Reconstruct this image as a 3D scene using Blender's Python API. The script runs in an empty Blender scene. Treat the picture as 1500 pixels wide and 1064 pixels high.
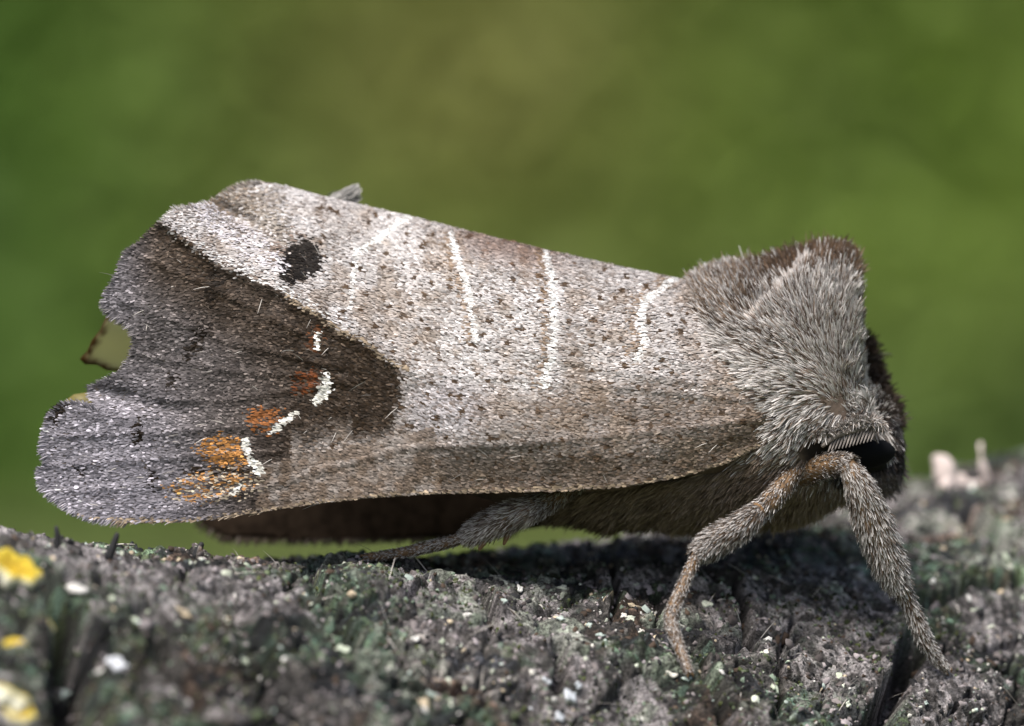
import bpy, math
import numpy as np
from mathutils import Vector
from mathutils.geometry import delaunay_2d_cdt

# ------------------------------------------------------------------ scene, camera, light
# 1 unit = 1 mm
sc = bpy.context.scene
sc.unit_settings.system = 'METRIC'
sc.unit_settings.scale_length = 0.001
col = sc.collection
rng = np.random.default_rng(7)

CAM_D = 150.0
cam_d = bpy.data.cameras.new('camera')
cam = bpy.data.objects.new('camera', cam_d)
col.objects.link(cam)
cam.location = (0, -CAM_D, 0)
cam.rotation_euler = (math.radians(90), 0, 0)
cam_d.sensor_width = 36.0
cam_d.lens = 225.0
cam_d.clip_start = 1.0
cam_d.clip_end = 200000.0
cam_d.dof.use_dof = True
cam_d.dof.focus_distance = CAM_D - 2.6
APERTURE_RADIUS = 1.75                       # millimetres
cam_d.dof.aperture_fstop = 0.225 / (2 * APERTURE_RADIUS)
cam_d.dof.aperture_blades = 0
sc.camera = cam

SUN_EL, SUN_AZ = math.radians(60), math.radians(207)   # azimuth clockwise from +Y
world = bpy.data.worlds.new('World')
sc.world = world
world.use_nodes = True
wn = world.node_tree
sky = wn.nodes.new('ShaderNodeTexSky')
sky.sky_type = 'NISHITA'
sky.sun_disc = False
sky.sun_elevation = SUN_EL
sky.sun_rotation = SUN_AZ
sky.dust_density = 4.0
sky.air_density = 1.0
bg = wn.nodes['Background']
bg.inputs[1].default_value = 0.085
wn.links.new(sky.outputs[0], bg.inputs[0])

sd = bpy.data.lights.new('sun', 'SUN')
sd.energy = 3.0
sd.angle = math.radians(24)
sd.color = (1.0, 0.955, 0.885)
sun = bpy.data.objects.new('sun', sd)
col.objects.link(sun)
sdir = Vector((math.sin(SUN_AZ) * math.cos(SUN_EL), math.cos(SUN_AZ) * math.cos(SUN_EL), math.sin(SUN_EL)))
sun.rotation_euler = sdir.to_track_quat('Z', 'Y').to_euler()

sc.view_settings.view_transform = 'Standard'
sc.view_settings.look = 'None'
sc.view_settings.gamma = 1
sc.view_settings.exposure = 0.72
sc.view_settings.use_curve_mapping = False
sc.cycles.use_denoising = True
sc.cycles.max_bounces = 6
sc.cycles.sample_clamp_indirect = 4.0
sc.cycles.use_adaptive_sampling = False

# ------------------------------------------------------------------ helpers
S = 62.5   # photograph pixels per millimetre in the plane y = 0


def P(px, py, Y):
    """a point at depth Y that is seen at photograph position px, py"""
    px, py, Y = np.asarray(px, float), np.asarray(py, float), np.asarray(Y, float)
    k = (CAM_D + Y) / CAM_D
    return np.stack(np.broadcast_arrays((px - 750) / S * k, Y, (532 - py) / S * k), -1)


def PIX(p):
    k = (CAM_D + p[..., 1]) / CAM_D
    return p[..., 0] / k * S + 750, 532 - p[..., 2] / k * S


def norm(v):
    return v / np.maximum(np.linalg.norm(v, axis=-1, keepdims=True), 1e-9)


def smooth(a, b, x):
    t = np.clip((x - a) / (b - a), 0, 1)
    return t * t * (3 - 2 * t)


_T = np.random.default_rng(11).random((256, 256))


def vnoise(x, y, seed=0):
    x = np.asarray(x, float) + seed * 17.31
    y = np.asarray(y, float) + seed * 9.77
    xi = np.floor(x).astype(int)
    yi = np.floor(y).astype(int)
    fx, fy = x - xi, y - yi
    fx = fx * fx * fx * (fx * (fx * 6 - 15) + 10)
    fy = fy * fy * fy * (fy * (fy * 6 - 15) + 10)
    a, b = _T[xi & 255, yi & 255], _T[(xi + 1) & 255, yi & 255]
    c, d = _T[xi & 255, (yi + 1) & 255], _T[(xi + 1) & 255, (yi + 1) & 255]
    return ((a * (1 - fx) + b * fx) * (1 - fy) + (c * (1 - fx) + d * fx) * fy) * 2 - 1


def fbm(x, y, octv=4, seed=0):
    r, a, f, t = 0, 1.0, 1.0, 0
    for o in range(octv):
        ca, sa = math.cos(o * 0.7), math.sin(o * 0.7)
        r = r + a * vnoise((ca * x - sa * y) * f, (sa * x + ca * y) * f, seed + o * 3)
        t += a
        a *= 0.55
        f *= 2.03
    return r / t


def worley(x, y, seed=0):
    """distance to the nearest and second nearest cell point, cell value"""
    x = np.asarray(x, float)
    y = np.asarray(y, float)
    xi, yi = np.floor(x).astype(int), np.floor(y).astype(int)
    f1 = np.full(x.shape, 9.0)
    f2 = np.full(x.shape, 9.0)
    cid = np.zeros(x.shape)
    for i in (-1, 0, 1):
        for j in (-1, 0, 1):
            a, b = xi + i + seed * 37, yi + j + seed * 53
            qx = xi + i + _T[a & 255, b & 255]
            qy = yi + j + _T[(a + 71) & 255, (b + 29) & 255]
            d = np.hypot(qx - x, qy - y)
            v = _T[(a + 13) & 255, (b + 157) & 255]
            near = d < f1
            f2 = np.where(near, f1, np.minimum(f2, d))
            cid = np.where(near, v, cid)
            f1 = np.where(near, d, f1)
    return f1, f2, cid


def make_mesh(name, v, tris, cols=None, mat=None, parent=None, smooth_shade=False):
    v = np.ascontiguousarray(v, dtype=np.float32).reshape(-1, 3)
    tris = np.asarray(tris)
    n = tris.shape[1]
    me = bpy.data.meshes.new(name)
    me.vertices.add(len(v))
    me.vertices.foreach_set('co', v.ravel())
    me.loops.add(tris.size)
    me.loops.foreach_set('vertex_index', np.ascontiguousarray(tris, dtype=np.int32).ravel())
    me.polygons.add(len(tris))
    me.polygons.foreach_set('loop_start', np.arange(0, tris.size, n, dtype=np.int32))
    me.polygons.foreach_set('loop_total', np.full(len(tris), n, dtype=np.int32))
    if smooth_shade:
        me.polygons.foreach_set('use_smooth', np.ones(len(tris), bool))
    me.update(calc_edges=True)
    if cols is not None:
        at = me.color_attributes.new('Col', 'FLOAT_COLOR', 'POINT')
        c = np.ones((len(v), 4), np.float32)
        c[:, :3] = np.clip(np.asarray(cols).reshape(-1, 3), 0.004, 1)
        at.data.foreach_set('color', c.ravel())
    if mat:
        me.materials.append(mat)
    o = bpy.data.objects.new(name, me)
    col.objects.link(o)
    if parent:
        o.parent = parent
    return o


def tag(o, label=None, cat=None, kind=None, group=None):
    if label: o['label'] = label
    if cat: o['category'] = cat
    if kind: o['kind'] = kind
    if group: o['group'] = group
    return o


def srgb(r, g, b):
    c = np.array([r, g, b], float) / 255
    return np.where(c <= 0.04045, c / 12.92, ((c + 0.055) / 1.055) ** 2.4)


def lerp(a, b, t):
    t = np.asarray(t, float)[..., None]
    return np.asarray(a) * (1 - t) + np.asarray(b) * t


def mat_attr(name, rough=0.6, spec=0.3, trans=0.0, sheen=0.0, noise=0.0):
    m = bpy.data.materials.new(name)
    m.use_nodes = True
    nt = m.node_tree
    b = nt.nodes['Principled BSDF']
    a = nt.nodes.new('ShaderNodeVertexColor')
    a.layer_name = 'Col'
    src = a.outputs[0]
    if noise:
        tc = nt.nodes.new('ShaderNodeTexCoord')
        nz = nt.nodes.new('ShaderNodeTexNoise')
        nz.inputs['Scale'].default_value = 9.0
        nz.inputs['Detail'].default_value = 6.0
        nt.links.new(tc.outputs['Object'], nz.inputs['Vector'])
        mr = nt.nodes.new('ShaderNodeMapRange')
        mr.inputs[1].default_value = 0.25
        mr.inputs[2].default_value = 0.75
        mr.inputs[3].default_value = 1 - noise
        mr.inputs[4].default_value = 1 + noise
        nt.links.new(nz.outputs['Fac'], mr.inputs[0])
        mx = nt.nodes.new('ShaderNodeVectorMath')
        mx.operation = 'SCALE'
        nt.links.new(src, mx.inputs[0])
        nt.links.new(mr.outputs[0], mx.inputs['Scale'])
        src = mx.outputs[0]
    nt.links.new(src, b.inputs['Base Color'])
    b.inputs['Roughness'].default_value = rough
    b.inputs['Specular IOR Level'].default_value = spec
    if trans:
        tr = nt.nodes.new('ShaderNodeBsdfTranslucent')
        nt.links.new(src, tr.inputs[0])
        ms = nt.nodes.new('ShaderNodeMixShader')
        ms.inputs[0].default_value = trans
        nt.links.new(b.outputs[0], ms.inputs[1])
        nt.links.new(tr.outputs[0], ms.inputs[2])
        nt.links.new(ms.outputs[0], nt.nodes['Material Output'].inputs[0])
    return m


def mat_plain(name, c, rough=0.6, spec=0.4, vary=0.3, scale=6.0):
    m = bpy.data.materials.new(name)
    m.use_nodes = True
    nt = m.node_tree
    b = nt.nodes['Principled BSDF']
    tc = nt.nodes.new('ShaderNodeTexCoord')
    nz = nt.nodes.new('ShaderNodeTexNoise')
    nz.inputs['Scale'].default_value = scale
    nz.inputs['Detail'].default_value = 5.0
    nt.links.new(tc.outputs['Object'], nz.inputs['Vector'])
    rp = nt.nodes.new('ShaderNodeValToRGB')
    c = np.array(c, float)
    rp.color_ramp.elements[0].position = 0.3
    rp.color_ramp.elements[1].position = 0.7
    rp.color_ramp.elements[0].color = (*np.clip(c * (1 - vary), 0, 1), 1)
    rp.color_ramp.elements[1].color = (*np.clip(c * (1 + vary), 0, 1), 1)
    nt.links.new(nz.outputs['Fac'], rp.inputs[0])
    nt.links.new(rp.outputs[0], b.inputs['Base Color'])
    b.inputs['Roughness'].default_value = rough
    b.inputs['Specular IOR Level'].default_value = spec
    return m


def ribbons(root, d, nrm, length, width, c0, c1, bend=0.15, blunt=0.55, mid=0.55):
    """flat tapering hairs: five points, three triangles each"""
    n = len(root)
    d = norm(d)
    side = norm(np.cross(d, nrm + rng.normal(0, 0.45, (n, 3))))
    L = np.broadcast_to(np.asarray(length, float), (n,))[:, None]
    Wd = np.broadcast_to(np.asarray(width, float), (n,))[:, None] * 0.5
    bd = norm(np.cross(side, d)) * bend
    sg = rng.normal(0, 1, (n, 1))
    pm = root + d * L * 0.55 + bd * L * 0.25 * sg
    tip = root + d * L + bd * L * 0.5 * sg - np.array([0, 0, 0.06]) * L
    v = np.stack([root - side * Wd * 0.6, root + side * Wd * 0.6, pm - side * Wd, pm + side * Wd,
                  tip - side * Wd * blunt * 0.5, tip + side * Wd * blunt * 0.5], 1)
    base = (np.arange(n) * 6)[:, None]
    t = np.concatenate([base + np.array(q) for q in ((0, 1, 3), (0, 3, 2), (2, 3, 5), (2, 5, 4))], 0)
    cm = c0 * (1 - mid) + c1 * mid
    c = np.stack([c0, c0, cm, cm, c1, c1], 1)
    return v.reshape(-1, 3), t, c.reshape(-1, 3)


def cat_geo(*gs):
    vs, ts, cs, o = [], [], [], 0
    for v, t, c in gs:
        vs.append(v)
        ts.append(np.asarray(t) + o)
        cs.append(np.broadcast_to(c, v.shape) if np.ndim(c) == 1 else c)
        o += len(v)
    return np.concatenate(vs), np.concatenate(ts), np.concatenate(cs)


def tube(pts, rad, seg=14, sub=6, squash=1.0):
    """smooth round tube along points, closed ends; also returns centre line"""
    pts = np.asarray(pts, float)
    rad = np.asarray(rad, float)
    n = len(pts)
    tt = np.linspace(0, n - 1, (n - 1) * sub + 1)
    i = np.clip(tt.astype(int), 0, n - 2)
    f = (tt - i)[:, None]
    pe = np.vstack([2 * pts[0] - pts[1], pts, 2 * pts[-1] - pts[-2]])
    p0, p1, p2, p3 = pe[i], pe[i + 1], pe[i + 2], pe[i + 3]
    c = 0.5 * (2 * p1 + (p2 - p0) * f + (2 * p0 - 5 * p1 + 4 * p2 - p3) * f ** 2 + (3 * p1 - p0 - 3 * p2 + p3) * f ** 3)
    r = np.interp(tt, np.arange(n), rad)
    tg = norm(np.gradient(c, axis=0))
    ref = np.array([0, -1.0, 0])
    u = norm(ref - (tg @ ref)[:, None] * tg)
    w = np.cross(tg, u)
    a = np.linspace(0, 2 * np.pi, seg, endpoint=False)
    ring = c[:, None] + r[:, None, None] * (np.cos(a)[None, :, None] * u[:, None] * squash + np.sin(a)[None, :, None] * w[:, None])
    v = ring.reshape(-1, 3)
    m = len(c)
    q = []
    for k in range(m - 1):
        for j in range(seg):
            j2 = (j + 1) % seg
            q.append((k * seg + j, k * seg + j2, (k + 1) * seg + j2))
            q.append((k * seg + j, (k + 1) * seg + j2, (k + 1) * seg + j))
    v = np.vstack([v, c[0] - tg[0] * r[0] * 0.5, c[-1] + tg[-1] * r[-1] * 0.6])
    for j in range(seg):
        j2 = (j + 1) % seg
        q.append((len(v) - 2, j2, j))
        q.append((len(v) - 1, (m - 1) * seg + j, (m - 1) * seg + j2))
    return v, np.array(q), (c, r, tg, u, w)


# ------------------------------------------------------------------ ground and far foliage
GROUND_Z = -35.5


def mat_ground():
    m = mat_plain('ground_soil_moss', (0.075, 0.095, 0.03), 0.9, 0.1, 0.5, 0.01)
    return m


g = 120000.0
xs = np.array([-g, -3000, -600, -150, 0, 150, 600, 3000, g])
gx, gy = np.meshgrid(xs, xs, indexing='ij')
gv = np.stack([gx, gy, np.full(gx.shape, GROUND_Z)], -1).reshape(-1, 3)
n9 = len(xs)
gq = [(i * n9 + j, (i + 1) * n9 + j, (i + 1) * n9 + j + 1, i * n9 + j + 1) for i in range(n9 - 1) for j in range(n9 - 1)]
tag(make_mesh('ground', gv, gq, None, mat_ground()), 'mossy green ground under and behind the branch', 'ground', 'structure')


def build_foliage():
    n = 190000
    wide = rng.random(n) < 0.2
    x = np.where(wide, rng.uniform(-1500, 1500, n), rng.uniform(-330, 330, n))
    z = np.where(wide, rng.uniform(GROUND_Z, 900, n), rng.uniform(GROUND_Z, 260, n))
    y = 1250 + rng.random(n) ** 1.5 * 500 + 8 * fbm(x / 90, z / 90, 3, 5)
    p = np.stack([x, y, z], -1)
    L = rng.uniform(6, 12, n) * np.where(wide, 2.4, 1)
    d = norm(np.stack([rng.normal(0, 1, n), rng.normal(-0.5, 0.5, n), rng.normal(-0.4, 0.6, n)], -1))
    up = norm(np.stack([rng.normal(0, 0.5, n), rng.normal(-0.9, 0.4, n), np.abs(rng.normal(0.9, 0.4, n))], -1))
    side = norm(np.cross(d, up)) * (L * 0.28)[:, None]
    nn = norm(np.cross(side, d))
    m = p + d * (L * 0.5)[:, None] - nn * (L * 0.06)[:, None]
    v = np.stack([p, m + side + nn * (L * 0.12)[:, None], p + d * L[:, None], m - side + nn * (L * 0.12)[:, None]], 1).reshape(-1, 3)
    b = (np.arange(n) * 4)[:, None]
    t = np.concatenate([b + np.array([0, 1, 2]), b + np.array([0, 2, 3])])
    # plants of different leaf colour growing side by side
    k = (CAM_D + y) / CAM_D
    u = x / k * S + 750
    w = 532 - z / k * S
    wob = 40 * fbm(x / 140, z / 140, 2, 21)
    deep = np.array([0.150, 0.275, 0.050])
    olive = np.array([0.262, 0.342, 0.081])
    tan = np.array([0.336, 0.342, 0.104])
    fresh = np.array([0.236, 0.348, 0.062])
    cool = np.array([0.238, 0.348, 0.104])
    c = np.broadcast_to(olive, (n, 3))
    c = lerp(c, deep, smooth(520, -80, u + wob))
    c = lerp(c, tan, 0.9 * smooth(420, 20, np.hypot((u - 690) * 0.8, w - 60) + wob))
    c = lerp(c, fresh, smooth(560, 40, np.hypot((u - 1380) * 0.9, (w - 160)) + wob))
    c = lerp(c, cool, smooth(380, 650, w + wob) * smooth(800, 1300, u) * 0.9)
    c = c * (1 + 0.12 * rng.normal(0, 1, n))[:, None]
    o = make_mesh('foliage', v, t, np.repeat(c, 4, 0), mat_attr('leaf', 0.55, 0.3, 0.35))
    tag(o, 'blurred green and olive leaves filling the background', 'foliage', 'stuff')


build_foliage()

# ------------------------------------------------------------------ the branch
LOG_R = 15.0
AX = math.radians(35)
LD = np.array([math.cos(AX), math.sin(AX), 0.03])
LD /= np.linalg.norm(LD)
LF = np.array([math.sin(AX), -math.cos(AX), 0.0])
LU = np.cross(LF, LD) * -1
if LU[2] < 0:
    LU = -LU
LO = np.array([0.4, 3.5, -4.35 - LOG_R])


def disp_low(a, s):
    c = np.clip(a, -19, 19)
    r = 0.85 * (c / 13.0) ** 2 * smooth(9, 3, np.abs(s)) - 0.32 * smooth(7, 1, a) * smooth(5, 1.5, np.abs(s)) + 0.3 * fbm(a / 5.0, s / 4.0, 2, 3) * smooth(-1, 3, s)
    return r


def log_point(a, s, r):
    ph = s / LOG_R
    return LO + a[..., None] * LD + (r * np.sin(ph))[..., None] * LF + (r * np.cos(ph))[..., None] * LU


def log_coords(p):
    q = p - LO
    a = q @ LD
    u = q @ LF
    w = q @ LU
    return a, np.arctan2(u, w) * LOG_R, np.hypot(u, w)


def hit(px, py, surf=disp_low):
    """where the sight line at px, py meets the branch: depth"""
    Y = np.arange(-30, 30, 0.02)
    p = P(np.full(Y.shape, px), np.full(Y.shape, py), Y)
    a, s, r = log_coords(p)
    ins = r < LOG_R + surf(a, s)
    if not ins.any():
        return None
    return Y[np.argmax(ins)]


def to_as(px, py):
    Y = hit(px, py)
    if Y is None:
        return None
    a, s, r = log_coords(P(px, py, Y))
    return float(a), float(s)


CRACKS = [  # seen positions, width, depth in mm
    ([(432, 828), (470, 860), (500, 900), (545, 950), (600, 975)], 0.20, 0.8),
    ([(100, 880), (112, 940), (108, 1000), (118, 1064)], 0.5, 1.6),
    ([(60, 830), (100, 880)], 0.3, 0.8),
    ([(640, 840), (700, 850), (722, 900), (728, 930)], 0.16, 0.7),
    ([(1012, 940), (1030, 985), (1050, 1030), (1064, 1064)], 0.16, 0.9),
    ([(1345, 930), (1325, 985), (1300, 1030), (1285, 1064)], 0.28, 1.4),
    ([(1330, 890), (1400, 868), (1455, 862), (1500, 850)], 0.18, 0.6),
    ([(1070, 845), (1092, 890), (1103, 945)], 0.15, 0.7),
    ([(1385, 740), (1430, 765), (1460, 795)], 0.35, 1.0),
    ([(820, 950), (822, 990), (812, 1015)], 0.14, 0.6),
    ([(1460, 990), (1500, 1000)], 0.12, 0.6),
    ([(1370, 1064), (1420, 1020)], 0.08, 0.35),
    ([(330, 860), (370, 930), (380, 980)], 0.3, 0.5),
    ([(940, 800), (1000, 830), (1060, 850)], 0.25, 0.6),
    ([(560, 1000), (640, 1010), (720, 1000), (790, 1035)], 0.14, 0.6),
    ([(880, 820), (905, 860), (900, 900), (940, 960)], 0.10, 0.5),
    ([(1130, 1064), (1150, 1010), (1140, 960), (1165, 900)], 0.09, 0.45),
    ([(1400, 930), (1450, 945), (1500, 930)], 0.10, 0.5),
    ([(230, 960), (280, 1010), (300, 1064)], 0.25, 0.7),
    ([(650, 850), (600, 870), (560, 862)], 0.09, 0.4),
    ([(1120, 800), (1180, 830), (1260, 880), (1310, 900)], 0.12, 0.3),
]
_crk = []
for pl, w_, d_ in CRACKS:
    q = [to_as(*c) for c in pl]
    q = np.array([c for c in q if c is not None])
    if len(q) > 1:
        _crk.append((q, w_, d_))


def disp_full(a, s):
    base = disp_low(a, s)
    wx = 0.5 * fbm(a / 1.6, s / 1.6, 3, 31)
    wy = 0.5 * fbm(a / 1.6, s / 1.6, 3, 37)
    A, B = a + wx, s + wy
    r = base + 0.34 * fbm(A / 2.2, B / 1.8, 3, 7)
    rid = 1 - np.abs(fbm(A / 1.9, B / 1.1, 3, 12)) * 2
    r = r - 0.46 * np.clip(rid - 0.66, 0, 1) * 2 * smooth(-0.3, 0.4, fbm(a / 5, s / 5, 2, 44))
    f1, f2, cid = worley((A + 0.6 * wx) / 3.6, (B + 0.6 * wy) / 2.3, 14)
    r = r + 0.16 * (cid - 0.5) - 0.36 * smooth(0.08, 0.0, f2 - f1) * smooth(-0.25, 0.15, fbm(a / 4, s / 4, 2, 48))
    f1, f2, cid = worley(A / 1.7, B / 1.15, 2)
    edge = f2 - f1
    r = r - 0.30 * smooth(0.13, 0.0, edge) * smooth(-0.1, 0.3, fbm(a / 3, s / 3, 2, 47)) + 0.10 * (cid - 0.5)
    f1, f2, cid = worley(A / 0.55, B / 0.42, 5)
    gran = smooth(-0.15, 0.45, fbm(a / 2.7, s / 2.7, 3, 51))
    r = r + gran * (0.15 * (cid - 0.4) - 0.10 * smooth(0.2, 0, f2 - f1))
    f1, f2, cid = worley(A / 0.2, B / 0.17, 9)
    g2 = smooth(-0.3, 0.35, fbm(a / 1.3, s / 1.3, 3, 61))
    r = r + g2 * 0.085 * (0.55 - f1) + 0.06 * g2 * (cid - 0.5)
    r = r + 0.12 * fbm(A / 0.34, B / 0.3, 3, 71) + 0.055 * fbm(a / 0.13, s / 0.12, 2, 73)
    r = r + 0.07 * crust_mask(a, s)
    for q, w_, d_ in _crk:
        w_, d_ = w_ * 1.15, d_ * 1.1
        dm = np.full(a.shape, 9.0)
        for i in range(len(q) - 1):
            p0, p1 = q[i], q[i + 1]
            e = p1 - p0
            t = np.clip(((a - p0[0]) * e[0] + (s - p0[1]) * e[1]) / (e @ e), 0, 1)
            dm = np.minimum(dm, np.hypot(a - p0[0] - t * e[0], s - p0[1] - t * e[1]))
        dd = dm + 0.22 * wx + 0.05 * fbm(a / 0.3, s / 0.3, 2, 81)
        r = r - d_ * smooth(w_ * 1.3, w_ * 0.25, np.abs(dd))
        r = r + 0.18 * smooth(w_ * 4, w_ * 1.4, np.abs(dd)) * (0.4 + wy)
    return r


def mat_bark():
    m = bpy.data.materials.new('weathered_bark')
    m.use_nodes = True
    nt = m.node_tree
    N, Lk = nt.nodes, nt.links
    b = N['Principled BSDF']
    tc = N.new('ShaderNodeTexCoord')

    def noise(scale, detail=6.0, rough=0.6, off=0.0, stretch=(1, 1, 1)):
        mp = N.new('ShaderNodeMapping')
        mp.inputs['Location'].default_value = (off, off * 1.7, off * 0.6)
        mp.inputs['Scale'].default_value = stretch
        Lk.new(tc.outputs['Object'], mp.inputs[0])
        t = N.new('ShaderNodeTexNoise')
        t.inputs['Scale'].default_value = scale
        t.inputs['Detail'].default_value = detail
        t.inputs['Roughness'].default_value = rough
        Lk.new(mp.outputs[0], t.inputs['Vector'])
        return t.outputs['Fac']

    def ramp(fac, stops):
        r = N.new('ShaderNodeValToRGB')
        el = r.color_ramp.elements
        while len(el) < len(stops):
            el.new(0.5)
        for e, (p, c) in zip(el, stops):
            e.position = p
            e.color = (*c, 1)
        Lk.new(fac, r.inputs[0])
        return r.outputs[0]

    def mix(fac, a_, b_):
        x = N.new('ShaderNodeMix')
        x.data_type = 'RGBA'
        Lk.new(fac, x.inputs['Factor'])
        Lk.new(a_, x.inputs['A'])
        Lk.new(b_, x.inputs['B'])
        return x.outputs['Result']

    at = N.new('ShaderNodeVertexColor')
    at.layer_name = 'Col'
    mr = N.new('ShaderNodeMapRange')
    for k_, v_ in ((1, 0.39), (2, 0.61), (3, 0.12), (4, 2.1)):
        mr.inputs[k_].default_value = v_
    Lk.new(noise(15.0, 8, 0.78, 4), mr.inputs[0])
    vm = N.new('ShaderNodeVectorMath')
    vm.operation = 'SCALE'
    Lk.new(at.outputs[0], vm.inputs[0])
    Lk.new(mr.outputs[0], vm.inputs['Scale'])
    c = vm.outputs[0]
    Lk.new(c, b.inputs['Base Color'])
    b.inputs['Roughness'].default_value = 0.75
    b.inputs['Specular IOR Level'].default_value = 0.35
    bp = N.new('ShaderNodeBump')
    bp.inputs['Strength'].default_value = 1.0
    bp.inputs['Distance'].default_value = 0.10
    Lk.new(noise(14.0, 8, 0.7, 60), bp.inputs['Height'])
    Lk.new(bp.outputs[0], b.inputs['Normal'])
    return m


PALE_WOOD = [(to_as(1185, 930), 2.3), (to_as(1235, 860), 1.6), (to_as(640, 890), 1.3), (to_as(770, 930), 1.2)]


def crust_mask(a, s):
    m_ = fbm(a / 1.5, s / 1.2, 5, 133) + 0.35 * fbm(a / 6, s / 6, 2, 137)
    return smooth(0.36, 0.44, m_)


def bark_colour(a, s):
    wx = 0.5 * fbm(a / 1.6, s / 1.6, 3, 31)
    wy = 0.5 * fbm(a / 1.6, s / 1.6, 3, 37)
    A, B = a + wx, s + wy
    _, _, c1 = worley(A / 0.2, B / 0.17, 9)
    _, _, c2 = worley(A / 0.55, B / 0.42, 5)
    _, _, c3 = worley(A / 0.11, B / 0.09, 23)
    big = fbm(a / 3.0, s / 2.4, 5, 101)
    tone = np.exp(0.85 * (c1 - 0.5) * 2 + 0.55 * (c2 - 0.5) * 2 + 0.6 * (c3 - 0.5) * 2 + 1.6 * big)
    c = np.array([0.070, 0.063, 0.060]) * tone[..., None]
    warm = smooth(0.12, 0.34, fbm(a / 1.7, s / 1.5, 4, 105))
    c = lerp(c, np.array([0.095, 0.060, 0.043]) * tone[..., None], warm * 0.8)
    grn = smooth(-0.06, 0.22, fbm(a / 2.4, s / 2.2, 5, 109) + 0.14 * smooth(6, -6, a))
    pick = smooth(0.35, 0.5, (c1 * 7.3 + c2 * 3.1) % 1.0)
    gcol = lerp(np.broadcast_to([0.040, 0.052, 0.021], c.shape), np.array([0.088, 0.138, 0.106]), (c1 * 5.7) % 1.0)
    c = lerp(c, gcol * tone[..., None], grn * (0.35 + 0.6 * pick))
    blk = smooth(0.16, 0.30, fbm(a / 1.2, s / 1.0, 5, 113))
    c = lerp(c, np.array([0.014, 0.015, 0.019]) * tone[..., None], blk * 0.9)
    # pale fibrous wood
    fibm = smooth(0.10, 0.26, fbm(a / 3.2, s / 2.6, 4, 117) + 0.12 * c2)
    for (qa, qs), rr in PALE_WOOD:
        fibm = np.maximum(fibm, smooth(1.3, 0.6, np.hypot(a - qa, (s - qs) * 0.8) / rr + 0.45 * big))
    fibr = fbm(a / 0.13, s / 0.55, 3, 121) + 0.7 * fbm(a / 0.3, s / 0.25, 3, 123)
    fc = lerp(np.broadcast_to([0.070, 0.062, 0.063], c.shape), np.array([0.49, 0.44, 0.455]), smooth(-0.35, 0.6, fibr))
    c = lerp(c, fc, fibm * 0.85)
    # thin grey green lichen crust
    cr = crust_mask(a, s)
    cc = lerp(np.broadcast_to([0.30, 0.35, 0.27], c.shape), np.array([0.58, 0.57, 0.52]), (c2 * 3.7) % 1.0)
    c = lerp(c, cc * (0.25 + 0.8 * c1 * (0.5 + c3))[..., None], cr * 0.75)
    return np.clip(c * np.array([0.70, 0.72, 0.71]), 0.005, 0.6)


def grow(start, end, step, k=1.35):
    out, x = [], start
    sgn = 1 if end > start else -1
    while (end - x) * sgn > 0:
        step *= k
        x += sgn * step
        out.append(x)
    out[-1] = end
    return out


def build_log():
    half = math.pi * LOG_R
    aa = np.array(sorted(grow(-21, -170, 0.045)) + list(np.arange(-21, 25, 0.046)) + grow(25, 170, 0.045))
    ss = np.array(sorted(grow(-2.5, -half, 0.045)) + list(np.arange(-2.5, 16, 0.042)) + grow(16, half, 0.045))
    ss = ss[:-1]
    a, s = np.meshgrid(aa, ss, indexing='ij')
    r = LOG_R + disp_full(a, s)
    # ease the seam under the branch
    v = log_point(a, s, r)
    na, ns = a.shape
    i, j = np.meshgrid(np.arange(na - 1), np.arange(ns), indexing='ij')
    j2 = (j + 1) % ns
    q = np.stack([i * ns + j, (i + 1) * ns + j, (i + 1) * ns + j2, i * ns + j2], -1).reshape(-1, 4)
    vv = np.vstack([v.reshape(-1, 3), (LO + LD * aa[0])[None], (LO + LD * aa[-1])[None]])
    nv = len(vv)
    caps = []
    for jj in range(ns):
        k2 = (jj + 1) % ns
        caps.append((nv - 2, jj, k2, k2))
        caps.append((nv - 1, (na - 1) * ns + k2, (na - 1) * ns + jj, (na - 1) * ns + jj))
    cv = np.vstack([bark_colour(a, s).reshape(-1, 3), [[0.2, 0.15, 0.1]] * 2])
    o = make_mesh('dead_branch', vv, q, cv, mat_bark(), None, True)
    c = make_mesh('cut_end', vv[np.array([nv - 2] + list(range(ns)))], [(0, k + 1, (k + 1) % ns + 1) for k in range(ns)], None,
                  mat_plain('end_grain', (0.3, 0.22, 0.15), 0.9, 0.1), o)
    c2 = make_mesh('cut_end', vv[np.array([nv - 1] + list(range((na - 1) * ns, na * ns)))],
                   [(0, (k + 1) % ns + 1, k + 1) for k in range(ns)], None, c.data.materials[0], o)
    tag(o, 'weathered grey dead branch with lichen and cracked bark under the moth', 'branch')
    return o


branch = build_log()


def log_frame(a, s):
    """surface point, normal and tangents at many places"""
    e = 0.12
    p = log_point(a, s, LOG_R + disp_full(a, s))
    pa = log_point(a + e, s, LOG_R + disp_full(a + e, s)) - p
    ps = log_point(a, s + e, LOG_R + disp_full(a, s + e)) - p
    n = norm(np.cross(ps, pa))
    out = norm(p - (LO + a[:, None] * LD))
    n = np.where((n * out).sum(-1, keepdims=True) < 0, -n, n)
    n = norm(n + out * 0.6)
    t = norm(np.cross(n, rng.normal(0, 1, n.shape)))
    return p, n, t, np.cross(n, t)


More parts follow.
